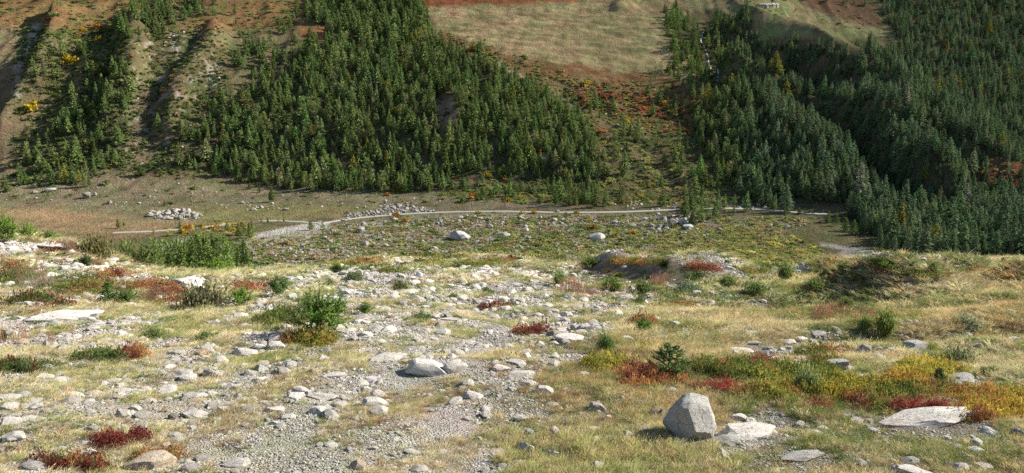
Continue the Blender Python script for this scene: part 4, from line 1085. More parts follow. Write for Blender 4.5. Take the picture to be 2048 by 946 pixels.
# hamlet of stone huts on the upper meadow
def hut(x, y, z, L, Wd, h, rz, lab):
    o = thing('stone_hut', lab, 'hut', (x, y, z), rz, group='stone huts on the high meadow')
    def box(a, b, c0, c1):
        return [(-a, -b, c0), (a, -b, c0), (a, b, c0), (-a, b, c0), (-a, -b, c1), (a, -b, c1), (a, b, c1), (-a, b, c1)], [(0, 1, 2, 3), (4, 7, 6, 5), (0, 4, 5, 1), (1, 5, 6, 2), (2, 6, 7, 3), (3, 7, 4, 0)]
    v, f = box(L / 2, Wd / 2, -1.5, h); part('wall', mesh_from('hut_wall', v, f, M_HUTWALL, False), o)
    e = .35; rh = Wd * .42
    v = [(-L / 2 - e, -Wd / 2 - e, h - .1), (L / 2 + e, -Wd / 2 - e, h - .1), (L / 2 + e, 0, h + rh), (-L / 2 - e, 0, h + rh), (-L / 2 - e, Wd / 2 + e, h - .1), (L / 2 + e, Wd / 2 + e, h - .1)]
    f = [(0, 1, 2, 3), (3, 2, 5, 4)]
    v += [(a, b, c + .22) for a, b, c in v]; f += [(6, 7, 8, 9), (9, 8, 11, 10), (0, 6, 9, 3), (3, 9, 10, 4), (1, 2, 8, 7), (2, 5, 11, 8), (0, 1, 7, 6), (4, 10, 11, 5)]
    part('roof', mesh_from('hut_roof', v, f, M_HUTROOF, False), o)
    gv = [(-L / 2 + .01, -Wd / 2, h), (-L / 2 + .01, Wd / 2, h), (-L / 2 + .01, 0, h + rh - .08), (L / 2 - .01, -Wd / 2, h), (L / 2 - .01, Wd / 2, h), (L / 2 - .01, 0, h + rh - .08)]
    part('gable', mesh_from('hut_gable', gv, [(0, 2, 1), (3, 4, 5)], M_HUTWALL, False), o)
for i, (px, w) in enumerate([(1522, 5), (1530, 5.5), (1538, 5), (1546, 7), (1553, 6), (1532, 4)]):
    x, y, z = ground_at(px, 13 if i < 5 else 16, 600)
    hut(x, y, z, w * .75, 3.6, 1.7, .2 * i, ['stone hut at the left end of the high hamlet', 'second stone hut from the left in the high hamlet', 'middle stone hut of the high hamlet', 'largest stone hut of the high hamlet', 'stone hut at the right end of the high hamlet', 'small stone hut standing below the row of the high hamlet'][i])
print('valley', round(time.time() - T0, 1))

# ================================================================== THE MORAINE IN FRONT
# ---- stones set by hand: picture x, y of the base, width, height, shape, colour, label
SB = {
 'round': [rock_mesh('rounded_stone', 300 + i, sub=3, dims=d, cuts=9, rough=.13, round_=.02) for i, d in enumerate([(1, .85, .7), (1, .8, .85), (1, .9, .6)])],
 'angular': [rock_mesh('angular_stone', 320 + i, sub=3, dims=d, cuts=16, rough=.10) for i, d in enumerate([(1, .8, .7), (1, .9, .75), (1, .7, .6), (.9, 1, .8)])],
 'slab': [rock_mesh('slab_stone', 340 + i, sub=3, dims=d, cuts=13, rough=.20) for i, d in enumerate([(1, .7, .35), (1, .85, .3), (1, .6, .4), (1, .8, .4)])],
}
def dome(k): return SB[k]
HAND = [
 # px, base y, w, h, shape, tone(w white, g grey, d dark grey, o orange), label
 (855, 752, 98, 38, 'round', 'w', 'broad rounded white boulder beside the footpath'),
 (908, 747, 52, 36, 'angular', 'w', 'white boulder leaning against the broad rounded one by the footpath'),
 (838, 723, 32, 18, 'round', 'w', 'small white stone behind the broad rounded boulder by the footpath'),
 (770, 722, 84, 26, 'slab', 'w', 'hollowed pale rock with a dark cavity left of the broad rounded boulder'),
 (640, 800, 66, 18, 'slab', 'w', 'long flat white stone left of the footpath'),
 (748, 812, 58, 26, 'round', 'w', 'cracked white stone at the left edge of the footpath'),
 (730, 783, 24, 16, 'round', 'w', 'small round white stone on the grass above the cracked white stone'),
 (668, 756, 44, 14, 'slab', 'w', 'flat white stone above the long flat one left of the footpath'),
 (942, 798, 54, 26, 'angular', 'w', 'white angular boulder in the grass right of the footpath'),
 (1042, 752, 56, 15, 'slab', 'w', 'flat white rock right of the footpath with a shaded notch'),
 (952, 764, 14, 12, 'round', 'w', 'small white stone between two grassy boulders right of the footpath'),
 (1142, 684, 62, 30, 'slab', 'w', 'sloping smooth white slab at the edge of the stony ground'),
 (1130, 690, 24, 18, 'round', 'g', 'round grey stone leaning on the sloping smooth slab'),
 (1090, 786, 40, 22, 'round', 'w', 'rounded white boulder in the right hand grass'),
 (1022, 782, 26, 14, 'angular', 'w', 'small white angular stone above the right hand grass'),
 (1257, 682, 30, 16, 'round', 'w', 'round white stone beside the small green sapling'),
 (1387, 882, 102, 85, 'big', 'g', ''),
 (1312, 832, 26, 22, 'angular', 'g', 'grey cracked stone left of the great pointed boulder'),
 (1324, 834, 18, 20, 'angular', 'd', 'dark cracked stone touching the grey one left of the great boulder'),
 (1344, 784, 28, 14, 'round', 'g', 'grey stone under the red bilberry behind the great boulder'),
 (1536, 772, 34, 16, 'round', 'd', 'grey boulder in the yellow dwarf shrubs'),
 (1872, 854, 205, 27, 'slab', 'w', 'long white rock slab below the red bilberry'),
 (1500, 878, 130, 44, 'slab', 'w', 'rough pale rock slab right of the great pointed boulder'),
 (1458, 892, 54, 26, 'slab', 'g', 'smooth grey rock at the foot of the great pointed boulder'),
 (1478, 842, 40, 18, 'angular', 'w', 'white stone on the gravel behind the rough pale slab'),
 (1586, 826, 20, 14, 'round', 'w', 'small white stone at the end of the green grass tuft'),
 (1610, 922, 100, 22, 'slab', 'g', 'flat grey rock sunk in the grass at the bottom'),
 (1845, 700, 72, 34, 'round', 'g', 'large smooth grey boulder in the tall dry grass'),
 (1732, 710, 30, 28, 'round', 'g', 'round egg shaped grey boulder in the row of boulders'),
 (1758, 704, 20, 16, 'round', 'g', 'grey stone right of the egg shaped boulder'),
 (1782, 706, 30, 18, 'round', 'g', 'pale boulder at the right of the row of boulders'),
 (1762, 720, 28, 18, 'round', 'g', 'pale stone below the row of boulders'),
 (1784, 730, 18, 14, 'round', 'w', 'white stone between the row of boulders and the orange shrubs'),
 (1798, 734, 12, 8, 'round', 'w', 'first of two small white stones above the orange shrubs'),
 (1817, 734, 11, 8, 'round', 'w', 'second of two small white stones above the orange shrubs'),
 (1690, 692, 26, 12, 'round', 'g', 'low round boulder left of the egg shaped boulder'),
 (1686, 706, 36, 18, 'angular', 'w', 'pale angular block left of the egg shaped boulder'),
 (1658, 690, 18, 10, 'angular', 'd', 'small dark block at the left of the row of boulders'),
 (1642, 674, 32, 12, 'slab', 'g', 'flat grey boulder behind the row of boulders'),
 (1677, 672, 18, 11, 'round', 'g', 'small pale boulder behind the row of boulders'),
 (1678, 740, 44, 28, 'box', 'g', 'square block shaped grey boulder among dry grass'),
 (1748, 776, 40, 20, 'angular', 'w', 'grey angular stone behind the orange shrubs'),
 (1738, 758, 36, 12, 'slab', 'g', 'flat stone above the grey angular stone by the orange shrubs'),
 (1668, 756, 50, 12, 'slab', 'g', 'flat grey stone below the square boulder'),
 (1937, 766, 50, 24, 'slab', 'g', 'leaning slab in the dry grass beyond the small pine'),
 (1920, 772, 26, 12, 'slab', 'g', 'small flat stone below the leaning slab'),
 (1940, 802, 30, 14, 'angular', 'g', 'cracked grey stone in the orange shrubs at the right'),
 (2036, 784, 28, 11, 'round', 'w', 'flat pale stone in dry grass at the right border'),
 (2040, 872, 30, 24, 'round', 'g', 'grey boulder at the right border below the long slab'),
 (2030, 680, 24, 10, 'round', 'w', 'white stone in the hollow at the right border'),
 (1750, 664, 20, 9, 'angular', 'g', 'small boulder beside the round willow on the right'),
 (1578, 648, 26, 11, 'angular', 'w', 'white angular stone among grass before the purple fireweed'),
 (1528, 714, 40, 22, 'angular', 'd', 'dark angular block in the heap of blocks'),
 (1486, 706, 50, 17, 'slab', 'w', 'long white slab at the left of the heap of blocks'),
 (1538, 700, 26, 14, 'angular', 'd', 'shaded grey block on top of the heap of blocks'),
 (1512, 690, 30, 10, 'slab', 'g', 'flat block at the back of the heap of blocks'),
 (1562, 702, 14, 11, 'angular', 'w', 'small white block at the right of the heap of blocks'),
 (1580, 690, 34, 13, 'angular', 'w', 'pale block on the grass behind the heap of blocks'),
 (1606, 684, 28, 13, 'angular', 'w', 'pale block right of the heap of blocks'),
 (1534, 728, 26, 12, 'angular', 'g', 'grey block at the foot of the heap of blocks'),
 (1566, 736, 40, 14, 'slab', 'g', 'wide flat block at the foot of the heap of blocks'),
 (1518, 726, 22, 8, 'slab', 'w', 'small flat white block at the foot of the heap of blocks'),
 (1604, 738, 32, 14, 'slab', 'w', 'pale slab under the leafy branches by the heap of blocks'),
 (1448, 662, 18, 9, 'angular', 'd', 'small dark stone in the dry grass above the heap'),
 (1503, 668, 30, 9, 'slab', 'g', 'long low stone in the dry grass above the heap'),
 (1558, 668, 12, 8, 'angular', 'g', 'small grey pointed stone above the heap'),
 (1345, 676, 20, 11, 'angular', 'g', 'first of two paired blocks above the small spruce'),
 (1326, 677, 20, 10, 'angular', 'g', 'second of two paired blocks above the small spruce'),
 (1378, 680, 14, 9, 'angular', 'w', 'small white cube like stone above the small spruce'),
 (1368, 695, 18, 10, 'angular', 'w', 'white stone just behind the small spruce'),
 (1480, 630, 26, 9, 'slab', 'w', 'white flat stone near the stones of the dry stream'),
 (1520, 628, 16, 8, 'angular', 'g', 'grey stone near the stones of the dry stream'),
 (1818, 576, 20, 12, 'round', 'g', 'pale boulder at the foot of the shaded bank'),
 (1462, 540, 22, 10, 'round', 'w', 'pale boulder on the bare moraine crest'),
 (1250, 536, 14, 7, 'round', 'w', 'small boulder on the moraine crest near the dark bush'),
 (1145, 553, 18, 11, 'round', 'w', 'white boulder left of the eroded mound'),
 (1290, 567, 18, 8, 'round', 'w', 'smooth white boulder in the willow below the mound'),
 (1305, 575, 14, 8, 'round', 'w', 'white boulder beside the smooth one in the willow'),
 (1420, 572, 14, 10, 'round', 'w', 'white boulder right of the grey round willow'),
 (1423, 589, 14, 9, 'angular', 'w', 'white block below the grey round willow'),
 (1306, 620, 22, 8, 'angular', 'w', 'angular pale stone on the stony field below the mound'),
 (1370, 616, 36, 10, 'slab', 'w', 'long pale rock on the stony field below the mound'),
 (1214, 628, 18, 10, 'angular', 'w', 'white block at the right edge of the stony field'),
 (365, 577, 90, 42, 'round', 'w', 'large white boulder on the left slope above the willow'),
 (110, 642, 150, 34, 'slab', 'w', 'great cracked white slab on the left slope'),
 (170, 642, 34, 15, 'angular', 'w', 'white block at the right foot of the great cracked slab'),
 (72, 605, 40, 16, 'angular', 'w', 'white block with dark cleft above the great cracked slab'),
 (35, 612, 36, 14, 'round', 'w', 'pale block at the left above the great cracked slab'),
 (95, 500, 64, 20, 'slab', 'w', 'white rock outcrop on the left crest beside the olive brown willow bush'),
 (62, 498, 26, 10, 'angular', 'w', 'small white rock left of the crest outcrop'),
 (12, 488, 24, 8, 'slab', 'w', 'pale flat rock on the crest at the left border'),
 (183, 698, 50, 13, 'slab', 'w', 'flat white stone in the middle of the left slope'),
 (482, 712, 60, 20, 'angular', 'w', 'broad white rock in the cluster below the dense larch bush'),
 (548, 700, 38, 24, 'angular', 'w', 'pointed white rock in the cluster below the dense larch bush'),
 (518, 698, 30, 13, 'round', 'w', 'white stone between the broad and the pointed rock'),
 (434, 720, 30, 11, 'round', 'w', 'round white stone left of the broad white rock'),
 (405, 716, 22, 11, 'angular', 'w', 'small white stone left of the round one below the larch bush'),
 (692, 665, 38, 13, 'slab', 'w', 'flat pale stone right of the dense larch bush'),
 (728, 648, 26, 12, 'angular', 'w', 'pale stone behind the flat one right of the larch bush'),
 (760, 686, 24, 11, 'round', 'w', 'round white stone above the hollowed rock'),
 (736, 676, 22, 8, 'slab', 'w', 'flat white stone left of the round one above the hollowed rock'),
 (815, 588, 36, 13, 'slab', 'w', 'overhanging white stone with dark shadow in the stony field'),
 (690, 588, 26, 13, 'round', 'w', 'white boulder behind the dense larch bush'),
 (722, 584, 20, 11, 'angular', 'w', 'smaller white boulder right of the one behind the larch bush'),
 (632, 555, 18, 10, 'angular', 'w', 'white pointed stone on the far stony field'),
 (1055, 582, 26, 14, 'round', 'w', 'white boulder at the top of the stony corridor'),
 (1072, 650, 20, 9, 'angular', 'g', 'pale block on the upper footpath'),
 (905, 642, 52, 8, 'slab', 'w', 'long thin white slab in the middle of the stony field'),
 (1085, 660, 20, 10, 'round', 'w', 'white stone above the sloping smooth slab'),
 (240, 835, 34, 26, 'angular', 'w', 'cracked white stone in the left foreground grass'),
 (268, 820, 30, 12, 'round', 'w', 'white stone behind the cracked one in the left grass'),
 (183, 792, 44, 18, 'slab', 'o', 'orange tinted boulder in the left foreground'),
 (172, 806, 26, 14, 'angular', 'w', 'white stone before the orange tinted boulder'),
 (182, 862, 28, 18, 'round', 'g', 'grey white stone above the red bilberry patch'),
 (18, 884, 52, 24, 'slab', 'w', 'white rock at the left border above the watery grass'),
 (60, 940, 56, 24, 'slab', 'g', 'grey layered rock in the bottom left corner'),
 (290, 940, 92, 52, 'slab', 'o', 'broad buff boulder right of the dark red bilberry'),
 (165, 890, 26, 14, 'round', 'w', 'white stone among the dark red bilberry'),
 (385, 838, 48, 24, 'slab', 'w', 'white slab right of the dark red bilberry'),
 (10, 800, 46, 14, 'slab', 'w', 'flat white rock at the left border'),
 (12, 820, 30, 18, 'slab', 'w', 'pale rock under the flat one at the left border'),
 (62, 820, 34, 18, 'slab', 'w', 'layered pale stone near the left border'),
 (120, 762, 28, 13, 'slab', 'g', 'grey stone half hidden in grass on the left'),
 (226, 765, 34, 12, 'slab', 'w', 'white stone right of the half hidden grey one'),
 (50, 842, 34, 16, 'angular', 'w', 'white stone above the left border rock'),
 (418, 790, 30, 12, 'angular', 'w', 'white stone in the middle of the left foreground'),
 (475, 800, 16, 18, 'angular', 'w', 'upright white stone in the left foreground'),
 (575, 838, 34, 14, 'angular', 'w', 'white stone above the wet looking gravel'),
 (548, 850, 24, 12, 'angular', 'w', 'white stone on dark gravel at the left of the footpath'),
 (468, 935, 52, 22, 'angular', 'w', 'white stone at the bottom left of the footpath'),
 (745, 900, 18, 12, 'round', 'w', 'round white pebble stone on the lower footpath'),
 (822, 908, 34, 14, 'slab', 'w', 'flat white stone on the lower footpath'),
 (838, 945, 34, 22, 'angular', 'w', 'pointed white stone at the bottom of the footpath'),
 (714, 940, 34, 26, 'round', 'o', 'buff round stone at the bottom beside the footpath'),
 (802, 872, 16, 8, 'round', 'o', 'small orange stone on the footpath'),
 (1052, 906, 34, 30, 'angular', 'w', 'white angular block in the lower grass'),
 (1106, 916, 26, 22, 'angular', 'w', 'slender white block right of the lower grass block'),
 (1058, 868, 20, 14, 'round', 'g', 'grey stone above the white angular block in the lower grass'),
 (1840, 956, 92, 34, 'slab', 'w', 'broad white boulder cut by the bottom border'),
 (1826, 928, 38, 20, 'round', 'g', 'grey stone above the broad boulder at the bottom border'),
 (1216, 838, 18, 12, 'angular', 'w', 'white stone in the grass left of the great boulder'),
 (1105, 812, 24, 12, 'angular', 'w', 'white stone below the rounded one in the right hand grass'),
 (1190, 860, 22, 9, 'slab', 'w', 'flat white stone in the yellow grass'),
]
TONE = {'w': (1.18, 1.13, 1.05), 'g': (.77, .755, .72), 'd': (.50, .50, .50), 'o': (1.0, .84, .66)}
BOXY = rock_mesh('block_stone', 371, sub=3, dims=(1, .8, .7), cuts=4, rough=.04, planes=[((0, 0, 1), .5), ((0, -1, .1), .55), ((1, 0, 0), .75), ((-1, 0, .1), .75), ((0, 0, -1), .5)])
# the great pointed boulder: a keel facing the viewpoint, a shaded left face, a bright right face
BIGV, BIGF = rock_verts(91, sub=4, dims=(1, .9, .95), cuts=0, rough=.05, planes=[
    ((-.70, -.70, .05), .62), ((-.80, .1, .50), .70), ((.50, -.72, .42), .62), ((.35, -.25, .9), .76), ((-.3,-.2,.93),.84), ((.7,-.5,-.2),.8), ((.8,-.35,.6),.8), ((.90, -.15, .35), .70), ((.9, .1, -.35), .74), ((-.75, -.2, -.62), .72), ((.25, -.75, -.55), .70), ((.1, .8, .3), .7), ((0, 0, -1), .72)])
BIGV = BIGV / np.ptp(BIGV, axis=0)
BIG = mesh_from('great_boulder', BIGV, BIGF, M_ROCK, True); BIG.set_sharp_from_angle(angle=math.radians(22))
import re
_short = [(h[0], h[1], re.split(r' (?:beside|of|in|at|with|under|and|left|right|below|above|behind|on|touching|leaning|cut|sunk|before|near|half|between|among|standing|to|just) ', h[6])[0], h[2]) for h in HAND if h[6]]
_cnt = {}
for a in _short: _cnt[a[2]] = _cnt.get(a[2], 0) + 1
HM = [(a, b, 'the ' + c) for a, b, c, w in _short if _cnt[c] == 1 and w >= 24 and 3 <= len(c.split()) <= 5] + [(1387, 850, 'the great pointed boulder'), (640, 640, 'the dense larch bush'), (1340, 730, 'the young spruce'), (870, 860, 'the lower footpath'), (170, 910, 'the dark red bilberry'), (395, 595, 'the grey brown willow'), (1380, 575, 'the grey round willow')]
G_ST = 'granite stones scattered over the moraine'
def set_stone(px, py, w, h, shape, tone_, label, r, sink=.30):
    x, y, z = ground_at(px, py, 2.0); s = math.hypot(y, z) / F * 1.0
    if shape != 'big': w, h = w * (.92 if w > 60 else .98), h * (.85 if shape == 'round' else .9)
    sw = w * s * (1.08 if shape == 'slab' else 1.0)
    view = math.atan2(-z, y)
    hh = h * s
    if shape == 'slab':
        dep = min(max(hh / max(math.sin(view), .2) * .75, sw * .35), sw * .8); up = max(hh * .55, sw * .12)
    else:
        dep = sw * (.8 if shape == 'big' else .62); up = max((hh - dep * math.sin(view) * .85) / math.cos(view), sw * .24) if shape != 'big' else hh * .98
    up_full = up / (1 - sink)
    me = BIG if shape == 'big' else BOXY if shape == 'box' else SB[shape][r.integers(len(SB[shape]))]
    yc = y + dep * .42
    zc = float(land_z(np.array([x]), np.array([yc]))[0])
    if shape == 'big': up_full = hh * 1.12; zc += up_full * .40; rz = 0
    else: zc += up_full * (.5 - sink); rz = r.uniform(-.4, .4) + (math.pi if r.random() < .5 else 0)
    tc = C(*TONE[tone_]) * r.uniform(.86, 1.0)
    o = thing('granite_stone' if shape != 'big' else 'great_boulder', label, 'stone' if shape != 'big' else 'boulder', (x, yc, zc), rz, (sw, dep, up_full), G_ST if shape != 'big' else None, tc, me)
    if shape != 'big':
        o.rotation_euler = (r.normal() * .06, r.normal() * .06, rz)
    return o
r = np.random.default_rng(303)
HANDPOS = []
for h in HAND:
    lab = h[6] or 'great pointed granite boulder with rust streak and shaded left face in the grass'
    if h[6]: _SAID[lab] = 1
    o = set_stone(*h[:6], lab, r)
    HANDPOS.append((o.location.x, o.location.y, max(o.scale.x, o.scale.y) * .5))
print('hand stones', len(HAND))

def bare_left(x, y):
    g = (land_z(x + .25, y) - land_z(x - .25, y)) / .5
    px, py = project(x, y, land_z(x, y))
    return 1 - .96 * np.maximum(sstep(.28, .5, g) * (px < 1480), zone(px, py, MOUND, 5) * (y > 18))
# ---- the rest of the stones: many sizes; the largest in view are things, the others one mass
SM = SB['round'] + SB['angular'] + SB['slab']
LOWR = [rock_mesh('small_stone_shape', 400 + i, sub=2, dims=d, cuts=13, rough=.10) for i, d in enumerate([(1, .8, .7), (1, .9, .6), (1, .7, .5), (1, .85, .8), (1, .8, .4), (.9, 1, .7)])]
def stone_field(px, py):
    g = np.full(px.shape, .7)
    g = g * (1 - .5 * zone(px, py, [(1000, 1300), (950, 850), (980, 790), (1120, 740), (1190, 680), (1330, 640), (1500, 600), (3000, 540), (3000, 1300)], 40))
    g = np.maximum(g, 1.0 * zone(px, py, [(680, 700), (600, 560), (460, 530), (700, 505), (1160, 505), (1200, 600), (1200, 690), (1080, 720), (900, 700)], 30))
    g = np.maximum(g, .85 * zone(px, py, [(520, 960), (600, 780), (700, 690), (850, 690), (960, 860), (990, 960)], 30))
    g = np.maximum(g, 1.5 * zone(px, py, [(1460, 700), (1560, 672), (1700, 680), (1680, 720), (1600, 750), (1500, 735)], 10))
    g = np.maximum(g, 1.2 * zone(px, py, [(1440, 880), (1460, 820), (1600, 820), (1680, 860), (1500, 900)], 10))
    g = np.maximum(g, .8 * zone(px, py, [(1200, 690), (1200, 610), (1330, 610), (1460, 650), (1400, 720)], 20))
    g = np.maximum(g, .9 * zone(px, py, [(200, 540), (330, 550), (350, 600), (60, 560), (60, 520)], 14))
    g = g * (1 - .7 * zone(px, py, [(1560, 625), (1640, 515), (2400, 490), (2400, 630)], 12))
    g = g * (1 - .8 * path_mask(px, py))
    return g
r = np.random.default_rng(404)
X, D = near_points(400000, 3.2, 75, 1.5, .8, r)
Z, PX, PY = placed(X, D)
n1 = fbm(X / 1.6, D / 2.4, 3, 401); n2 = fbm(X / .5, D / .7, 2, 402)
w = bare_left(X, D) * stone_field(PX, PY) * np.clip(.75 + 1.6 * n1 + .8 * n2, .02, 2) * .9
k = r.random(len(X)) < w
for hx, hy, hr in HANDPOS: k &= (np.hypot(X - hx, D - hy) > hr * .9)
X, D, Z, PX, PY = X[k], D[k], Z[k], PX[k], PY[k]; n = len(X)
s = .0125 * (D / 6) ** .72 * (1 - r.random(n)) ** (-1 / 2.1); s = np.minimum(s, .17 * (D / 7) ** .5)
kb = r.random(n) < ((s / (.0125 * (D / 6) ** .72)) / 12 + .12 + .75 * (r.random(n) < .8)); 
s = np.where(PX > 1200, s * .85, s)
fl = r.uniform(.28, .66, n)
tint = col_jit((1.03, .985, .91), n, r, .10, .02); tint *= r.uniform(.68, 1.15, (n, 1)); dk = r.random(n) < .14; tint[dk] *= .65; og = r.random(n) < .03; tint[og] *= C(1, .8, .6)
sink = r.uniform(.25, .62, n)
scl = np.stack([s, s * r.uniform(.65, 1, n), s * fl], 1)
P = np.stack([X, D, Z + s * fl * (.5 - sink)], 1)
rot = r.normal(size=(n, 3)) * (.16, .16, 2)
pxs = s * F / np.hypot(D, Z)
on = (PX > 4) & (PX < 2044) & (PY < 940) 
order = np.argsort(-pxs * on); NTH = 300 - len(HAND) + 40
cand = order[:int(NTH * 1.25)]; th = cand[visible(X[cand], D[cand], Z[cand], .03)][:NTH]
mass = np.ones(n, bool); mass[th] = False
for i in th:
    kind = 'round' if r.random() < .3 else 'slab' if fl[i] < .42 else 'angular'
    me = SB[kind][r.integers(len(SB[kind]))]
    sz = 'small' if pxs[i] < 17 else 'fist sized' if pxs[i] < 23 else 'larger'
    tn = 'dark grey' if dk[i] else 'buff' if og[i] else 'white' if tint[i][1] > .92 else 'pale' if tint[i][1] > .80 else 'light grey'
    base = f'{sz} {"rounded" if kind == "round" else "flat" if kind == "slab" else "angular"} {tn} stone {near_what(PX[i], PY[i], HM)}'
    base = ' '.join(base.split()[:16])
    ex = [towards(PX[i], PY[i], HM)]; ex = ex if len((base + ' ' + ex[0]).split()) <= 16 else []
    o = thing('granite_stone', say(base, ex, G_ST), 'stone', tuple(P[i]), 0, tuple(scl[i] * (1.05, 1, 1)), G_ST, tint[i], me)
    o.rotation_euler = tuple(rot[i] * (.7, .7, 1))
scatter('scattered_stones', LOWR, P[mass], rot[mass], scl[mass], r.integers(0, 6, n)[mass], tint[mass])
print('stones', n, len(th), round(time.time() - T0, 1))

# ---- gravel: clusters of pebbles
def pebble_patch(seed, n=46):
    r = np.random.default_rng(seed); t = Tris(); V0, F0 = ICO[1]
    for k in range(n):
        a = r.uniform(0, 6.28); q = .5 * math.sqrt(r.random()); s = .022 * (1 - r.random() * .9) ** -.5 * r.uniform(.7, 1.1)
        V = V0 * (1 + r.normal(size=(len(V0), 1)) * .16) * s * np.array((1, r.uniform(.6, 1), r.uniform(.4, .8)))
        c, sn = math.cos(a * 3), math.sin(a * 3)
        V = np.stack([V[:, 0] * c - V[:, 1] * sn, V[:, 0] * sn + V[:, 1] * c, V[:, 2]], 1) + (q * math.cos(a), q * math.sin(a), s * .15)
        t.add(V, F0)
    me = t.mesh('pebble_patch', M_ROCK, False); return me
PEB = [pebble_patch(500 + i) for i in range(5)]
r = np.random.default_rng(505)
X, D = near_points(26000, 3.2, 60, 1.25, .8, r); Z, PX, PY = placed(X, D)
n1 = fbm(X / 1.2, D / 1.8, 3, 501)
w = np.clip(1.15 - grass_field(PX, PY) * 1.0 + .8 * n1, .03, 1) * .5 * (1 - .8 * path_mask(PX, PY)) * bare_left(X, D)
k = r.random(len(X)) < w; X, D, Z = X[k], D[k], Z[k]; n = len(X)
s = .24 * np.clip(D / 6, .7, 4) ** .75 * r.uniform(.7, 1.3, n)
gx = (land_z(X + .1, D) - land_z(X - .1, D)) / .2; gy = (land_z(X, D + .1) - land_z(X, D - .1)) / .2
rz = r.uniform(0, 6.28, n)
def tilt(gx, gy, rz):
    """euler angles (x, y, z) that lay a patch on the slope, turned rz about its own axis"""
    c, s_ = np.cos(rz), np.sin(rz); a = gx * c + gy * s_; b = -gx * s_ + gy * c
    return np.stack([np.arctan(b), -np.arctan(a), rz], 1)
scatter('gravel', PEB, np.stack([X, D, Z], 1), tilt(gx, gy, rz), np.stack([s, s, s * .9], 1), r.integers(0, 5, n), col_jit((.93, .90, .86), n, r, .13, .03))
print('gravel', n, round(time.time() - T0, 1))

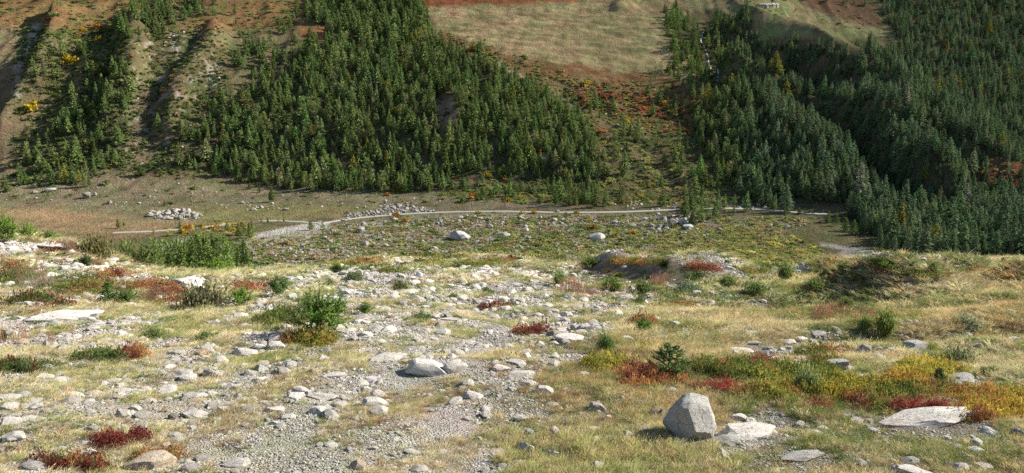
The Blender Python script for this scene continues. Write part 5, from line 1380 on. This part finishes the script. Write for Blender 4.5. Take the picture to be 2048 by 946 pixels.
# ---- grass
R1, R2, R3, O1, O2, Y1, Y2, GY, GG = (.33, .07, .06), (.18, .05, .04), (.31, .13, .075), (.40, .20, .08), (.46, .27, .07), (.46, .36, .06), (.36, .33, .07), (.22, .24, .06), (.10, .14, .04)
PATCH = [
 (150, 928, 70, 16, .28, [(R2, 4), (R1, 1), (O1, 1), (GG, 1)]), (222, 886, 36, 11, .45, [(R2, 3), (R1, 1), (R3, 1)]), (278, 875, 10, 8, .9, [(R2, 1)]), (310, 920, 40, 14, .35, [(O1, 2), (GY, 1)]),
 (1430, 776, 40, 7, .6, [(R1, 4), (R3, 2)]), (1330, 762, 56, 10, .8, [(R3, 3), (O1, 2)]), (1272, 752, 32, 14, 1, [(R3, 4), (O1, 1), (R2, 1)]), (1290, 765, 60, 10, .8, [(O1, 3), (R3, 1)]), (1520, 734, 24, 8, .9, [(R3, 3), (O1, 1)]), (1500, 788, 50, 8, .6, [(R1, 1), (R3, 2), (Y2, 2)]),
 (985, 617, 26, 4, 1, [(R3, 1), (R2, 1)]), (1060, 667, 26, 4.5, 1, [(R2, 1), (R3, 1)]), (1216, 733, 42, 15, .9, [(Y1, 2), (GY, 3), (Y2, 3)]), (1285, 700, 20, 8, .3, [(Y2, 1)]),
 (1600, 762, 80, 24, 1.1, [(GY, 4), (Y2, 3), (GG, 2)]), (1680, 780, 70, 20, 1.2, [(Y1, 3), (Y2, 3), (GY, 2)]), (1480, 745, 90, 18, 1.1, [(GG, 3), (GY, 3), (O1, 1), (Y2, 1)]), (1560, 790, 80, 12, .7, [(Y2, 3), (GY, 2), (R3, 1)]),
 (1810, 768, 45, 12, 1, [(O2, 4), (Y1, 2)]), (1790, 790, 70, 14, .9, [(GG, 3), (GY, 3), (Y2, 2)]), (1860, 745, 70, 16, .7, [(Y1, 3), (Y2, 3)]), (1880, 790, 50, 12, .8, [(O1, 2), (R3, 1), (GG, 1)]), (1970, 800, 80, 16, 1.1, [(O2, 2), (Y2, 2), (O1, 1)]), (1985, 825, 70, 14, 1, [(Y1, 4), (O2, 1)]),
 (1850, 818, 90, 6, .6, [(R1, 3), (R3, 2)]), (1950, 832, 60, 7, .8, [(R3, 2), (R2, 1), (Y1, 1)]), (1560, 775, 30, 10, .7, [(Y2, 2)]), (1760, 812, 30, 10, .6, [(R3, 2), (GY, 1)]), (1640, 812, 30, 10, .4, [(R3, 1), (O1, 1)]),
 (620, 682, 52, 9, .9, [(Y2, 3), (GY, 2), (O1, 1)]), (560, 640, 50, 12, .4, [(GY, 2), (GG, 1)]), (300, 575, 60, 9, .8, [(R3, 1), (O1, 2), (R2, 1)]), (335, 597, 50, 9, .7, [(O1, 2), (R3, 1), (GY, 1)]), (345, 588, 16, 6, 1, [(R3, 3)]), (500, 574, 40, 5, .9, [(R3, 3), (O1, 1)]), (500, 585, 30, 4, .8, [(R3, 1)]),
 (170, 575, 90, 18, .6, [(GY, 2), (O1, 1), (GG, 2), (R2, .5)]), (230, 550, 40, 7, .5, [(R2, 1), (O1, 1)]), (120, 500, 30, 6, .8, [(R2, 1), (R3, 1)]), (20, 540, 50, 10, .5, [(R2, 1), (O1, 1), (GG, 2)]), (30, 560, 40, 14, .6, [(GG, 2), (GY, 2)]),
 (1395, 535, 28, 4, 1, [(R3, 3), (O1, 1)]), (1420, 541, 18, 3, 1, [(R3, 1)]), (1300, 525, 50, 4, .8, [(Y2, 2), (GY, 2), (O1, 1)]), (1500, 545, 40, 4, .5, [(O1, 1), (GY, 1)]), (1700, 560, 60, 5, .2, [(R3, 1), (GG, 1)]), (1980, 585, 60, 4, .3, [(R3, 2), (O1, 1)]), (1850, 545, 120, 6, .25, [(GY, 2), (O1, 1)]), (1980, 550, 60, 4, .25, [(R3, 1), (O1, 1)]),
 (560, 525, 40, 5, .8, [(Y2, 2), (GY, 3)]), (690, 515, 50, 7, .8, [(Y2, 2), (Y1, 2), (O2, 1)]), (730, 525, 30, 5, .7, [(O1, 2), (Y1, 1)]), (640, 530, 60, 6, .6, [(GY, 2), (Y2, 2)]), (900, 530, 80, 5, .5, [(GY, 2), (Y2, 1)]), (1010, 520, 30, 4, .9, [(O2, 2), (O1, 1)]), (980, 530, 60, 5, .6, [(GY, 2), (Y2, 1)]), (760, 540, 70, 6, .4, [(GY, 2), (GG, 1)]), (830, 515, 60, 5, .6, [(GY, 2), (GG, 2)]),
 (40, 735, 50, 14, .35, [(GG, 2), (R2, 1)]), (200, 715, 40, 9, .6, [(GG, 2), (GY, 1)]), (270, 710, 18, 8, .7, [(R2, 1), (O1, 1)]), (75, 610, 60, 12, .4, [(GG, 2), (R2, 1)]), (1280, 650, 28, 6, .5, [(R3, 1), (O1, 1)]), (1720, 805, 25, 8, .7, [(R3, 2)]), (1650, 715, 50, 14, .4, [(O1, 1), (GG, 1), (GY, 1)]), (1330, 615, 60, 6, .4, [(O1, 1), (GY, 1)]),
]
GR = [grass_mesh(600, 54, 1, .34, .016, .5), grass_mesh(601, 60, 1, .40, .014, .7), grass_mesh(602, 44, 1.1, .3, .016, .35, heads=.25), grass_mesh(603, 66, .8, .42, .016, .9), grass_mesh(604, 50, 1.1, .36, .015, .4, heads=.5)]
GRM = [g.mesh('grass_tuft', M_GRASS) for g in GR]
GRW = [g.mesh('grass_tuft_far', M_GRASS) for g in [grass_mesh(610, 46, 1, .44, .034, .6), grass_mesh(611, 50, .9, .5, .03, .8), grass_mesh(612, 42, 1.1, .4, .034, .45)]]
STRAW, GOLD, YGRN, GRN, RUSTG, HAY = (.60, .51, .32), (.54, .42, .22), (.46, .47, .22), (.23, .28, .10), (.38, .26, .16), (.70, .62, .43)
def patch_cover(px, py):
    w = np.zeros(px.shape)
    for a, b, rx, ry, dn, _ in PATCH:
        k = (np.abs(px - a) < rx * 1.3) & (np.abs(py - b) < ry * 1.3)
        if k.any(): w[k] = np.maximum(w[k], dn * ell(px[k], py[k], a, b, rx, ry))
    return np.maximum(w, .85 * zone(px, py, [(1160, 545), (1200, 518), (1250, 512), (1300, 535), (1350, 520), (1400, 540), (1400, 575), (1300, 582), (1200, 570)], 6))
def grass_colours(X, D, PX, PY, r):
    n = len(X); a = fbm(X / 1.3, D / 1.8, 3, 700); b = fbm(X / .5, D / .6, 2, 701); c = fbm(X / 4, D / 6, 2, 702)
    base = np.tile(C(*STRAW), (n, 1))
    def mixin(w, cc):
        m = r.random(n) < np.clip(w, 0, 1); base[m] = C(*cc)
    mixin(.28 + a * 1.2, GRN); mixin(.24 + b + .4 * a, YGRN); mixin(.15 - a, HAY); mixin(.06 + .8 * c, RUSTG)
    right = sstep(1050, 1350, PX)
    mixin(right * (.22 + c), GOLD); mixin(right * (.25 - c), HAY); mixin(right * (.2 + a), GRN); mixin(right * (.15 - a), STRAW)
    mixin(.75 * zone(PX, PY, [(940, 960), (960, 850), (1130, 840), (1340, 880), (1500, 900), (1500, 960)], 20), YGRN)
    mixin(.35 * zone(PX, PY, [(940, 960), (1000, 800), (1200, 800), (1340, 860), (1500, 960)], 20), STRAW)
    mixin(.7 * zone(PX, PY, [(1440, 800), (1560, 785), (1680, 800), (1700, 850), (1460, 830)], 10), GRN)
    mixin(.6 * zone(PX, PY, [(1500, 860), (1900, 850), (2048, 880), (2048, 946), (1500, 946)], 16), GRN)
    mixin(.5 * zone(PX, PY, [(1100, 545), (1700, 590), (1750, 660), (1500, 620), (1100, 590)], 12), GRN)
    mixin(.6 * zone(PX, PY, [(1880, 690), (2048, 680), (2048, 760), (1900, 760)], 12), HAY)
    mixin(.35 * zone(PX, PY, [(1160, 575), (1280, 580), (1280, 605), (1150, 595)], 8), (.36, .20, .15))
    return base * np.exp(r.normal(size=(n, 1)) * .17) * np.exp(r.normal(size=(n, 3)) * .05)
r = np.random.default_rng(606)
X, D = near_points(74000, 3.0, 15, 1.25, .8, r); Z, PX, PY = placed(X, D)
n1 = fbm(X / .8, D / 1.1, 3, 601); n2 = fbm(X / 3, D / 4, 2, 602)
gf = grass_field(PX, PY)
w = np.clip(gf * (1.0 + .3 * n2) + 1.3 * n1 * (1.25 - gf) - .10, 0, 1)
w = w * (1 - .85 * patch_cover(PX, PY)) * bare_left(X, D); k = (r.random(len(X)) < w) & (w > .12)
for hx, hy, hr in HANDPOS:
    if hy < 16: k &= (np.hypot(X - hx, (D - hy + .3 * hr) * .9) > hr * .95 + .02)
X, D, Z, PX, PY, gf = X[k], D[k], Z[k], PX[k], PY[k], gf[k]; n = len(X)
tall = np.clip(.28 + gf * .9 + .5 * fbm(X / .6, D / .6, 2, 603), .3, 1.7)
low = ell(PX, PY, 1387, 900, 130, 50); 
h = .047 * tall * r.uniform(.6, 1.4, n) * np.clip(D / 6, .85, 1.8); wd = .13 * r.uniform(.7, 1.3, n) * np.clip(D / 6, .85, 1.8)
h *= 1 + .7 * zone(PX, PY, [(960, 960), (1000, 870), (1340, 880), (1500, 900), (1500, 960)], 20) + .8 * zone(PX, PY, [(1440, 800), (1560, 785), (1680, 800), (1700, 850), (1460, 830)], 10)
colr = grass_colours(X, D, PX, PY, r); rz = r.uniform(0, 6.28, n); rot = r.normal(size=(n, 3)) * .1; rot[:, 2] = rz
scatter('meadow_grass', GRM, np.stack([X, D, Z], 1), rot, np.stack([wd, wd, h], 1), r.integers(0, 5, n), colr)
print('grass near', n)
X, D = near_points(60000, 14, 85, 1.3, .82, r); Z, PX, PY = placed(X, D)
n1 = fbm(X / 2, D / 3, 3, 611); n2 = fbm(X / 7, D / 9, 2, 612)
gf = grass_field(PX, PY)
w = np.clip(gf * (1.0 + .4 * n2) + .9 * n1 * (1.2 - gf) - .05, 0, 1)
w = w * (1 - .85 * patch_cover(PX, PY)) * bare_left(X, D); k = (r.random(len(X)) < w) & (w > .12)
X, D, Z, PX, PY, gf = X[k], D[k], Z[k], PX[k], PY[k], gf[k]; n = len(X)
h = (.06 + .09 * gf) * r.uniform(.6, 1.4, n) * np.clip(D / 18, .8, 2.); wd = .36 * r.uniform(.7, 1.3, n) * np.clip(D / 18, .8, 2.4)
colr = grass_colours(X * .6, D * .6, PX, PY, r); rot = r.normal(size=(n, 3)) * .1; rot[:, 2] = r.uniform(0, 6.28, n)
scatter('distant_grass', GRW, np.stack([X, D, Z], 1), rot, np.stack([wd, wd, h], 1), r.integers(0, 3, n), colr)
print('grass far', n, round(time.time() - T0, 1))

# ---- patches of bilberry and dwarf willow in autumn colours (nobody could count the plants)
HE = [heath_mesh(800 + i, 330, .075).mesh('heath_cushion', M_LEAF) for i in range(4)]
P = []; R_ = []; S = []; T = []; r = np.random.default_rng(808)
for px, py, rx, ry, dn, cols in PATCH:
    m = max(int(rx * ry * dn * .13), 6)
    a = r.uniform(0, 6.28, m); q = np.sqrt(r.random(m)) * (1 + .25 * np.sin(a * 3 + px))
    pp = np.stack([px + rx * q * np.cos(a), py + ry * q * np.sin(a)], 1)
    g = cast(land_z, pp, 2.2); k = (g[:, 1] < 110); g = g[k]; m = len(g)
    if not m: continue
    z = land_z(g[:, 0], g[:, 1]); s = .17 * np.clip(g[:, 1] / 6, .8, 5) ** .85 * r.uniform(.7, 1.35, m)
    P.append(np.stack([g[:, 0], g[:, 1], z - .02], 1)); rr = r.normal(size=(m, 3)) * .08; rr[:, 2] = r.uniform(0, 6.28, m); R_.append(rr)
    S.append(np.stack([s, s, s * r.uniform(1.2, 2.2, m) * (.6 if g[:, 1].mean() > 12 else 1)], 1))
    ci = r.choice(len(cols), m, p=np.array([c[1] for c in cols]) / sum(c[1] for c in cols)); T.append(np.array([c[0] for c in cols])[ci] * np.exp(r.normal(size=(m, 1)) * .2))
P = np.concatenate(P); m = len(P); print('heath', m)
scatter('autumn_bilberry', HE, P, np.concatenate(R_), np.concatenate(S), r.integers(0, 4, m), np.concatenate(T))
# small green herbs sprinkled between the stones
X, D = near_points(9000, 3.2, 60, 1.3, .8, r); Z, PX, PY = placed(X, D); k = r.random(len(X)) < .6 * np.clip(.5 + 1.5 * fbm(X / 2, D / 3, 3, 811), 0, 1) * (1 - path_mask(PX, PY)); X, D, Z = X[k], D[k], Z[k]; m = len(X)
s = .09 * np.clip(D / 6, .8, 5) ** .9 * r.uniform(.6, 1.5, m); rr = np.zeros((m, 3)); rr[:, 2] = r.uniform(0, 6.28, m)
pal = np.array([GG, (.16, .20, .06), (.10, .14, .05), (.30, .16, .08), (.18, .21, .09)])[r.integers(0, 5, m)]
scatter('low_herbs', HE, np.stack([X, D, Z - .01], 1), rr, np.stack([s, s, s * 1.1], 1), r.integers(0, 4, m), pal * np.exp(r.normal(size=(m, 1)) * .2))
print('heath', round(time.time() - T0, 1))

# ---- shrubs and saplings standing on the moraine
WIL = [shrub_mesh(900 + i, n=1700, leaf=.085, flat=.8, twigs=34, upright=u, wl=.5) for i, u in enumerate((.25, .25, .6))]
WIL_L = [a.mesh('willow_foliage', M_LEAF) for a, b in WIL]; WIL_T = [b.mesh('willow_stem', M_BARK) for a, b in WIL]
BARE = [shrub_mesh(920 + i, n=420, leaf=.05, flat=.9, twigs=130, upright=.3, wl=.4, tr=.0045) for i in range(2)]
BARE_L = [a.mesh('sparse_foliage', M_LEAF) for a, b in BARE]; BARE_T = [b.mesh('bare_stem', M_DEAD) for a, b in BARE]
def sapling(seed, nb=34, rad=.42, needles=34, up=.25, power=.8, bushy=False):
    """young conifer one unit tall: stem, side branches, needles along them"""
    r = np.random.default_rng(seed); fo = Tris(); st = Tris(); st.tube([(0, 0, -.05), (.01, 0, .5), (0, .01, 1.0)], .016, .004, 5)
    for k in range(nb):
        h = .04 + .9 * (k + r.random()) / nb; a = k * 2.4 + r.normal() * .4
        L = (rad * (1 - h) ** power + .05) * r.uniform(.75, 1.2)
        b = np.array((0, 0, h)) if not bushy else np.array((r.normal() * .1, r.normal() * .1, h * .35))
        if bushy:
            e = r.uniform(.15, 1.25); d = np.array((math.cos(a) * math.sin(e), math.sin(a) * math.sin(e), math.cos(e) * .85)); L = rad * r.uniform(.7, 1.15)
        else: d = np.array((math.cos(a), math.sin(a), up + r.normal() * .1)); d /= np.linalg.norm(d)
        e_ = b + d * L; st.tube([tuple(b), tuple(b + d * L * .5 + np.array((0, 0, -.01))), tuple(e_)], .006, .002, 3)
        subs = [(b, e_)]
        for q in range(4):
            t0 = r.uniform(.25, .85); s0 = b + d * L * t0; dd = d + r.normal(size=3) * .55; dd /= np.linalg.norm(dd); subs.append((s0, s0 + dd * L * .38))
        for s0, s1 in subs:
            Ls = np.linalg.norm(s1 - s0); m = int(needles * Ls / rad * 1.5) + 3
            ax = (s1 - s0) / (Ls + 1e-6)
            for j in range(m):
                p = s0 + (s1 - s0) * (j + .5) / m; v = r.normal(size=3); v -= ax * (v @ ax); v /= np.linalg.norm(v) + 1e-6
                tip = p + (v * .8 + ax * .6) * .050 * r.uniform(.7, 1.2); wv = np.cross(v, ax) * .012
                fo.tri(p - wv, p + wv, tip)
    return fo, st
SPR = [sapling(940, 46, .56, 46, .32), sapling(941, 46, .44, 50, .45), sapling(942, 50, .62, 30, 0, bushy=True), sapling(943, 46, .6, 30, 0, bushy=True)]
SPR_L = [a.mesh('sapling_needles', M_NEEDLE) for a, b in SPR]; SPR_T = [b.mesh('sapling_stem', M_BARK) for a, b in SPR]
print('shrub shapes', round(time.time() - T0, 1))
PLANTS = [
 # px, base y, width, height, kind, colour, label
 (640, 668, 124, 66, 's2', (.085, .14, .03), 'dense bright green larch bush in the middle of the stony slope'),
 (600, 660, 66, 40, 's3', (.12, .14, .05), 'lower olive shoots at the left foot of the dense larch bush'),
 (1340, 762, 96, 74, 's0', (.085, .135, .045), 'dark green young spruce in front of the grass with red bilberry'),
 (1878, 770, 38, 34, 's1', (.05, .09, .04), 'small bluish dark pine behind the orange dwarf shrubs'),
 (1214, 706, 44, 46, 'w1', (.10, .15, .045), 'thin leafy sapling at the edge of the stony ground'),
 (1286, 668, 42, 28, 's3', (.10, .17, .035), 'small bright green larch sapling above the young spruce'),
 (480, 614, 56, 32, 's2', (.12, .19, .035), 'bright green larch bush left of the white field stones'),
 (556, 592, 60, 30, 's3', (.07, .12, .035), 'dark green larch bush behind the dense larch bush'),
 (216, 606, 44, 42, 's1', (.08, .14, .035), 'little upright larch on the left slope'),
 (250, 606, 60, 22, 's3', (.09, .14, .035), 'low green larch shoots right of the little upright larch'),
 (395, 618, 120, 56, 'w1', (.13, .125, .065), 'large grey brown willow bush under the left boulder'),
 (298, 606, 80, 40, 'b1', (.22, .13, .06), 'rusty brown willow bush left of the large grey brown one'),
 (655, 575, 32, 20, 'w0', (.09, .14, .035), 'small green bush on the far stony field left part'),
 (730, 630, 40, 22, 's3', (.10, .15, .035), 'small green larch bush right of the dense larch bush'),
 (905, 556, 28, 12, 'w0', (.06, .11, .035), 'small dark green cushion bush on the far stony field'),
 (975, 587, 30, 17, 'w0', (.08, .12, .035), 'green cushion bush in the middle of the stony field'),
 (905, 600, 22, 12, 's3', (.12, .16, .04), 'tiny yellow green larch on the stony field'),
 (843, 642, 60, 20, 'w1', (.12, .16, .06), 'low grey green willow in the stony field'),
 (800, 580, 44, 24, 'w1', (.14, .15, .06), 'low olive willow behind the overhanging stone'),
 (705, 562, 50, 22, 'w1', (.13, .15, .07), 'grey green willow on the far stony field'),
 (675, 545, 44, 14, 's3', (.08, .13, .035), 'dark green dwarf larch on the far edge of the field'),
 (300, 680, 56, 26, 'w1', (.10, .14, .05), 'low green willow on the left slope'),
 (410, 682, 54, 18, 'w0', (.09, .13, .04), 'low dark green willow right of the one on the left slope'),
 (1380, 587, 66, 26, 'w0', (.12, .16, .09), 'round grey green willow below the moraine mound'),
 (1278, 611, 42, 22, 'w0', (.10, .14, .06), 'small round grey willow in the reddish grass'),
 (1575, 568, 60, 32, 'w2', (.13, .17, .05), 'feathery green willow on the right hand crest'),
 (1640, 590, 80, 24, 'w2', (.14, .17, .05), 'low wide willow under the feathery one'),
 (1520, 598, 90, 22, 'w2', (.12, .16, .05), 'wide green willow in the hollow below the mound'),
 (1230, 585, 90, 22, 'w2', (.14, .18, .05), 'green willow thicket below the eroded mound'),
 (1290, 592, 70, 20, 'w2', (.12, .15, .05), 'olive willow thicket right of the one below the eroded mound'),
 (1120, 572, 50, 22, 'w2', (.14, .19, .05), 'bright green willow left of the eroded mound'),
 (1460, 580, 70, 20, 'w2', (.12, .16, .05), 'green willow right of the round grey green willow'),
 (1400, 560, 70, 14, 'w0', (.06, .09, .03), 'dark green bush under the bare crest'),
 (1780, 694, 84, 44, 'w2', (.15, .18, .05), 'rounded olive willow behind the row of boulders'),
 (1735, 672, 50, 26, 'w2', (.13, .17, .05), 'lower olive willow left of the rounded one'),
 (1925, 732, 100, 40, 'w0', (.11, .13, .06), 'dark wide willow in the tall dry grass'),
 (1870, 706, 30, 22, 'w1', (.20, .20, .05), 'yellowish leafy shoots before the large smooth boulder'),
 (1985, 750, 46, 22, 'w1', (.12, .15, .06), 'low green willow right of the dark wide one'),
 (1950, 664, 70, 28, 'w1', (.22, .23, .13), 'pale leafy willow on the right hand grass slope'),
 (1622, 786, 60, 56, 'w1', (.19, .22, .09), 'leafy pale willow branches between the heap of blocks and yellow shrubs'),
 (1420, 752, 66, 28, 'w0', (.09, .12, .035), 'dark green dwarf willow right of the young spruce'),
 (1650, 560, 30, 22, 's0', (.05, .08, .03), 'dark spruce on the crest of the right hand bank'),
 (1770, 540, 60, 20, 's3', (.10, .15, .035), 'green larch bush on the right hand crest'),
 (1690, 545, 36, 18, 's3', (.10, .15, .04), 'green larch bush left of the one on the right hand crest'),
 (1864, 548, 22, 20, 's0', (.06, .10, .03), 'small spruce on the crest of the grassy bank'),
 (2005, 535, 18, 20, 's0', (.06, .10, .035), 'small spruce near the right end of the crest'),
 (1530, 540, 40, 12, 's3', (.10, .15, .04), 'low green larch bush on the bare crest'),
 (1180, 535, 50, 18, 's3', (.12, .16, .04), 'green shrub on the left shoulder of the eroded mound'),
 (1330, 541, 26, 18, 's2', (.025, .04, .018), 'nearly black bush on top of the shaded mound'),
 (1230, 525, 30, 12, 's3', (.14, .18, .04), 'yellow green bush on top of the eroded mound'),
 (1830, 605, 90, 12, 'w0', (.08, .10, .035), 'dark low bush in the shade of the right hand bank'),
 (175, 512, 84, 52, 'w1', (.12, .11, .045), 'tall olive brown willow bush on the left crest'),
 (232, 516, 76, 46, 'w0', (.12, .14, .045), 'second olive willow bush on the left crest'),
 (130, 505, 46, 34, 'b1', (.17, .12, .05), 'bare brown willow bush left of the tall olive brown one'),
 (290, 535, 84, 40, 's3', (.09, .12, .035), 'green larch bush right of the olive willow bushes'),
 (10, 486, 56, 46, 's2', (.12, .19, .035), 'bright green larch bush at the left border of the crest'),
 (55, 482, 40, 30, 's3', (.13, .20, .035), 'bright green larch bush second from the left border'),
 (95, 485, 50, 20, 's3', (.12, .18, .04), 'low green larch bush before the olive willow bushes'),
 (172, 534, 32, 22, 's3', (.06, .09, .03), 'dark green dwarf larch on the left slope'),
 (60, 580, 90, 44, 'b0', (.20, .16, .13), 'grey leafless bush on the left slope'),
 (20, 562, 60, 26, 'w1', (.12, .15, .05), 'olive willow at the left border of the slope'),
 (430, 545, 66, 24, 's3', (.13, .20, .035), 'bright green larch bush at the edge of the grove'),
 (370, 540, 46, 20, 's3', (.12, .19, .035), 'green larch bush right of the moraine edge'),
 (500, 565, 50, 12, 'w0', (.10, .13, .04), 'low green bush behind the red bilberry streak'),
 (40, 745, 34, 30, 'w1', (.10, .13, .05), 'small green herbaceous bush at the left border'),
 (200, 725, 50, 26, 'w1', (.12, .16, .06), 'sparse green willow shoots on the left foreground slope'),
 (268, 722, 30, 24, 'w0', (.14, .05, .03), 'small dark red brown bush on the left foreground slope'),
 (8, 684, 22, 20, 's3', (.05, .08, .03), 'dark green shoot at the left border'),
 (1700, 618, 60, 16, 'w2', (.12, .15, .05), 'olive shrub at the start of the dark ditch'),
 (1120, 520, 36, 10, 'w0', (.11, .14, .04), 'low bush on the skyline of the moraine'),
]
rp = np.random.default_rng(909)
for px, py, w, h, kd, tc, lab in PLANTS:
    x, y, z = ground_at(px, py, 2.2)
    s = math.hypot(y, z) / F; sw, sh = w * s, h * s * 1.05
    i = int(kd[1]); L_, T_, nm = (SPR_L, SPR_T, ('young_spruce' if i == 0 else 'young_larch')) if kd[0] == 's' else (WIL_L, WIL_T, 'willow_shrub') if kd[0] == 'w' else (BARE_L, BARE_T, 'bare_shrub')
    k = 1.0 / (1.05 if kd[0] == 's' and i < 2 else 1.15 if kd[0] == 's' else 1.1)
    zs = sh * (1 if kd[0] == 's' and i < 2 else 1.55 if kd[0] == 's' else 1.7)
    yc = y + sw * (.1 if kd[0] == 's' else .3); zc = float(land_z(np.array([x]), np.array([yc]))[0])
    _SAID[lab] = 1
    o = thing(nm, lab, 'sapling' if kd[0] == 's' else 'shrub', (x, yc, zc), rp.uniform(0, 6.28), (sw * k, sw * k, zs), 'shrubs and young trees on the moraine')
    part('foliage', L_[i], o, C(*tc) * 1.6); part('stem', T_[i], o, (1, 1, 1))
# unnamed small shrubs beyond count on the far part of the field
r = np.random.default_rng(919)
X, D = near_points(5200, 16, 110, 1.0, .8, r); Z, PX, PY = placed(X, D); n1 = fbm(X / 8, D / 10, 3, 920)
w = np.clip(.35 + 1.3 * n1, 0, 1) * np.maximum(zone(PX, PY, [(440, 545), (500, 500), (1150, 500), (1150, 535), (800, 540)], 8) * 1.8, np.maximum(1.6 * zone(PX, PY, [(1090, 555), (1250, 575), (1500, 560), (1720, 600), (1700, 625), (1400, 600), (1100, 592)], 8), .35) + .65 * zone(PX, PY, [(1050, 600), (1080, 540), (2300, 500), (2300, 640), (1500, 640), (1300, 600)], 14)) * .5
k = r.random(len(X)) < w; X, D, Z = X[k], D[k], Z[k]; m = len(X)
s = r.uniform(.25, .8, m) * np.clip(D / 30, .7, 1.8); rr = np.zeros((m, 3)); rr[:, 2] = r.uniform(0, 6.28, m)
pal = np.array([(.13, .17, .05), (.10, .14, .045), (.17, .19, .06), (.24, .22, .05), (.22, .15, .07)])[r.integers(0, 5, m)]
scatter('moraine_undergrowth', SHR_ALL, np.stack([X, D, Z - .02], 1), rr, np.stack([s, s, s * r.uniform(.45, .8, m)], 1), r.integers(0, 4, m), pal * np.exp(r.normal(size=(m, 1)) * .2))
# faded fireweed
def fireweed(seed):
    r = np.random.default_rng(seed); t = Tris()
    for k in range(5):
        x, y = r.normal(size=2) * .12; lx, ly = r.normal(size=2) * .1; t.tube([(x, y, 0), (x + lx, y + ly, .95)], .008, .004, 3, (.8, .8, .7))
        for j in range(26):
            h = .45 + .55 * r.random(); a = r.uniform(0, 6.28); p = np.array((x + lx * h, y + ly * h, h * .97)); e = np.array((math.cos(a), math.sin(a), .7)) * .07; sd = np.array((-math.sin(a), math.cos(a), 0)) * .008
            t.tri(p - sd, p + sd, p + e, (1.1, 1, 1))
    return t
FW = [fireweed(950).mesh('fireweed_stalks', M_GRASS), fireweed(951).mesh('fireweed_stalks', M_GRASS)]
r = np.random.default_rng(960); P = []
for cx, cy, rx, ry, m in ((1660, 640, 34, 8, 34), (1730, 646, 22, 5, 14), (1160, 590, 60, 6, 30), (60, 690, 60, 12, 16), (45, 560, 60, 16, 16), (1330, 580, 30, 4, 12), (1560, 820, 40, 8, 6)):
    q = cast(land_z, np.stack([cx + r.normal(size=m) * rx * .6, cy + r.normal(size=m) * ry * .6], 1), 2.2); P.append(q)
q = np.concatenate(P); q = q[q[:, 1] < 60]; m = len(q); z = land_z(q[:, 0], q[:, 1]); hh = .022 * q[:, 1] * r.uniform(.6, 1.2, m); rr = np.zeros((m, 3)); rr[:, 2] = r.uniform(0, 6.28, m)
scatter('faded_fireweed', FW, np.stack([q[:, 0], q[:, 1], z], 1), rr, np.stack([hh, hh, hh], 1), r.integers(0, 2, m), col_jit((.42, .24, .17), m, r))
print('done', round(time.time() - T0, 1), 'objects', len(bpy.data.objects))
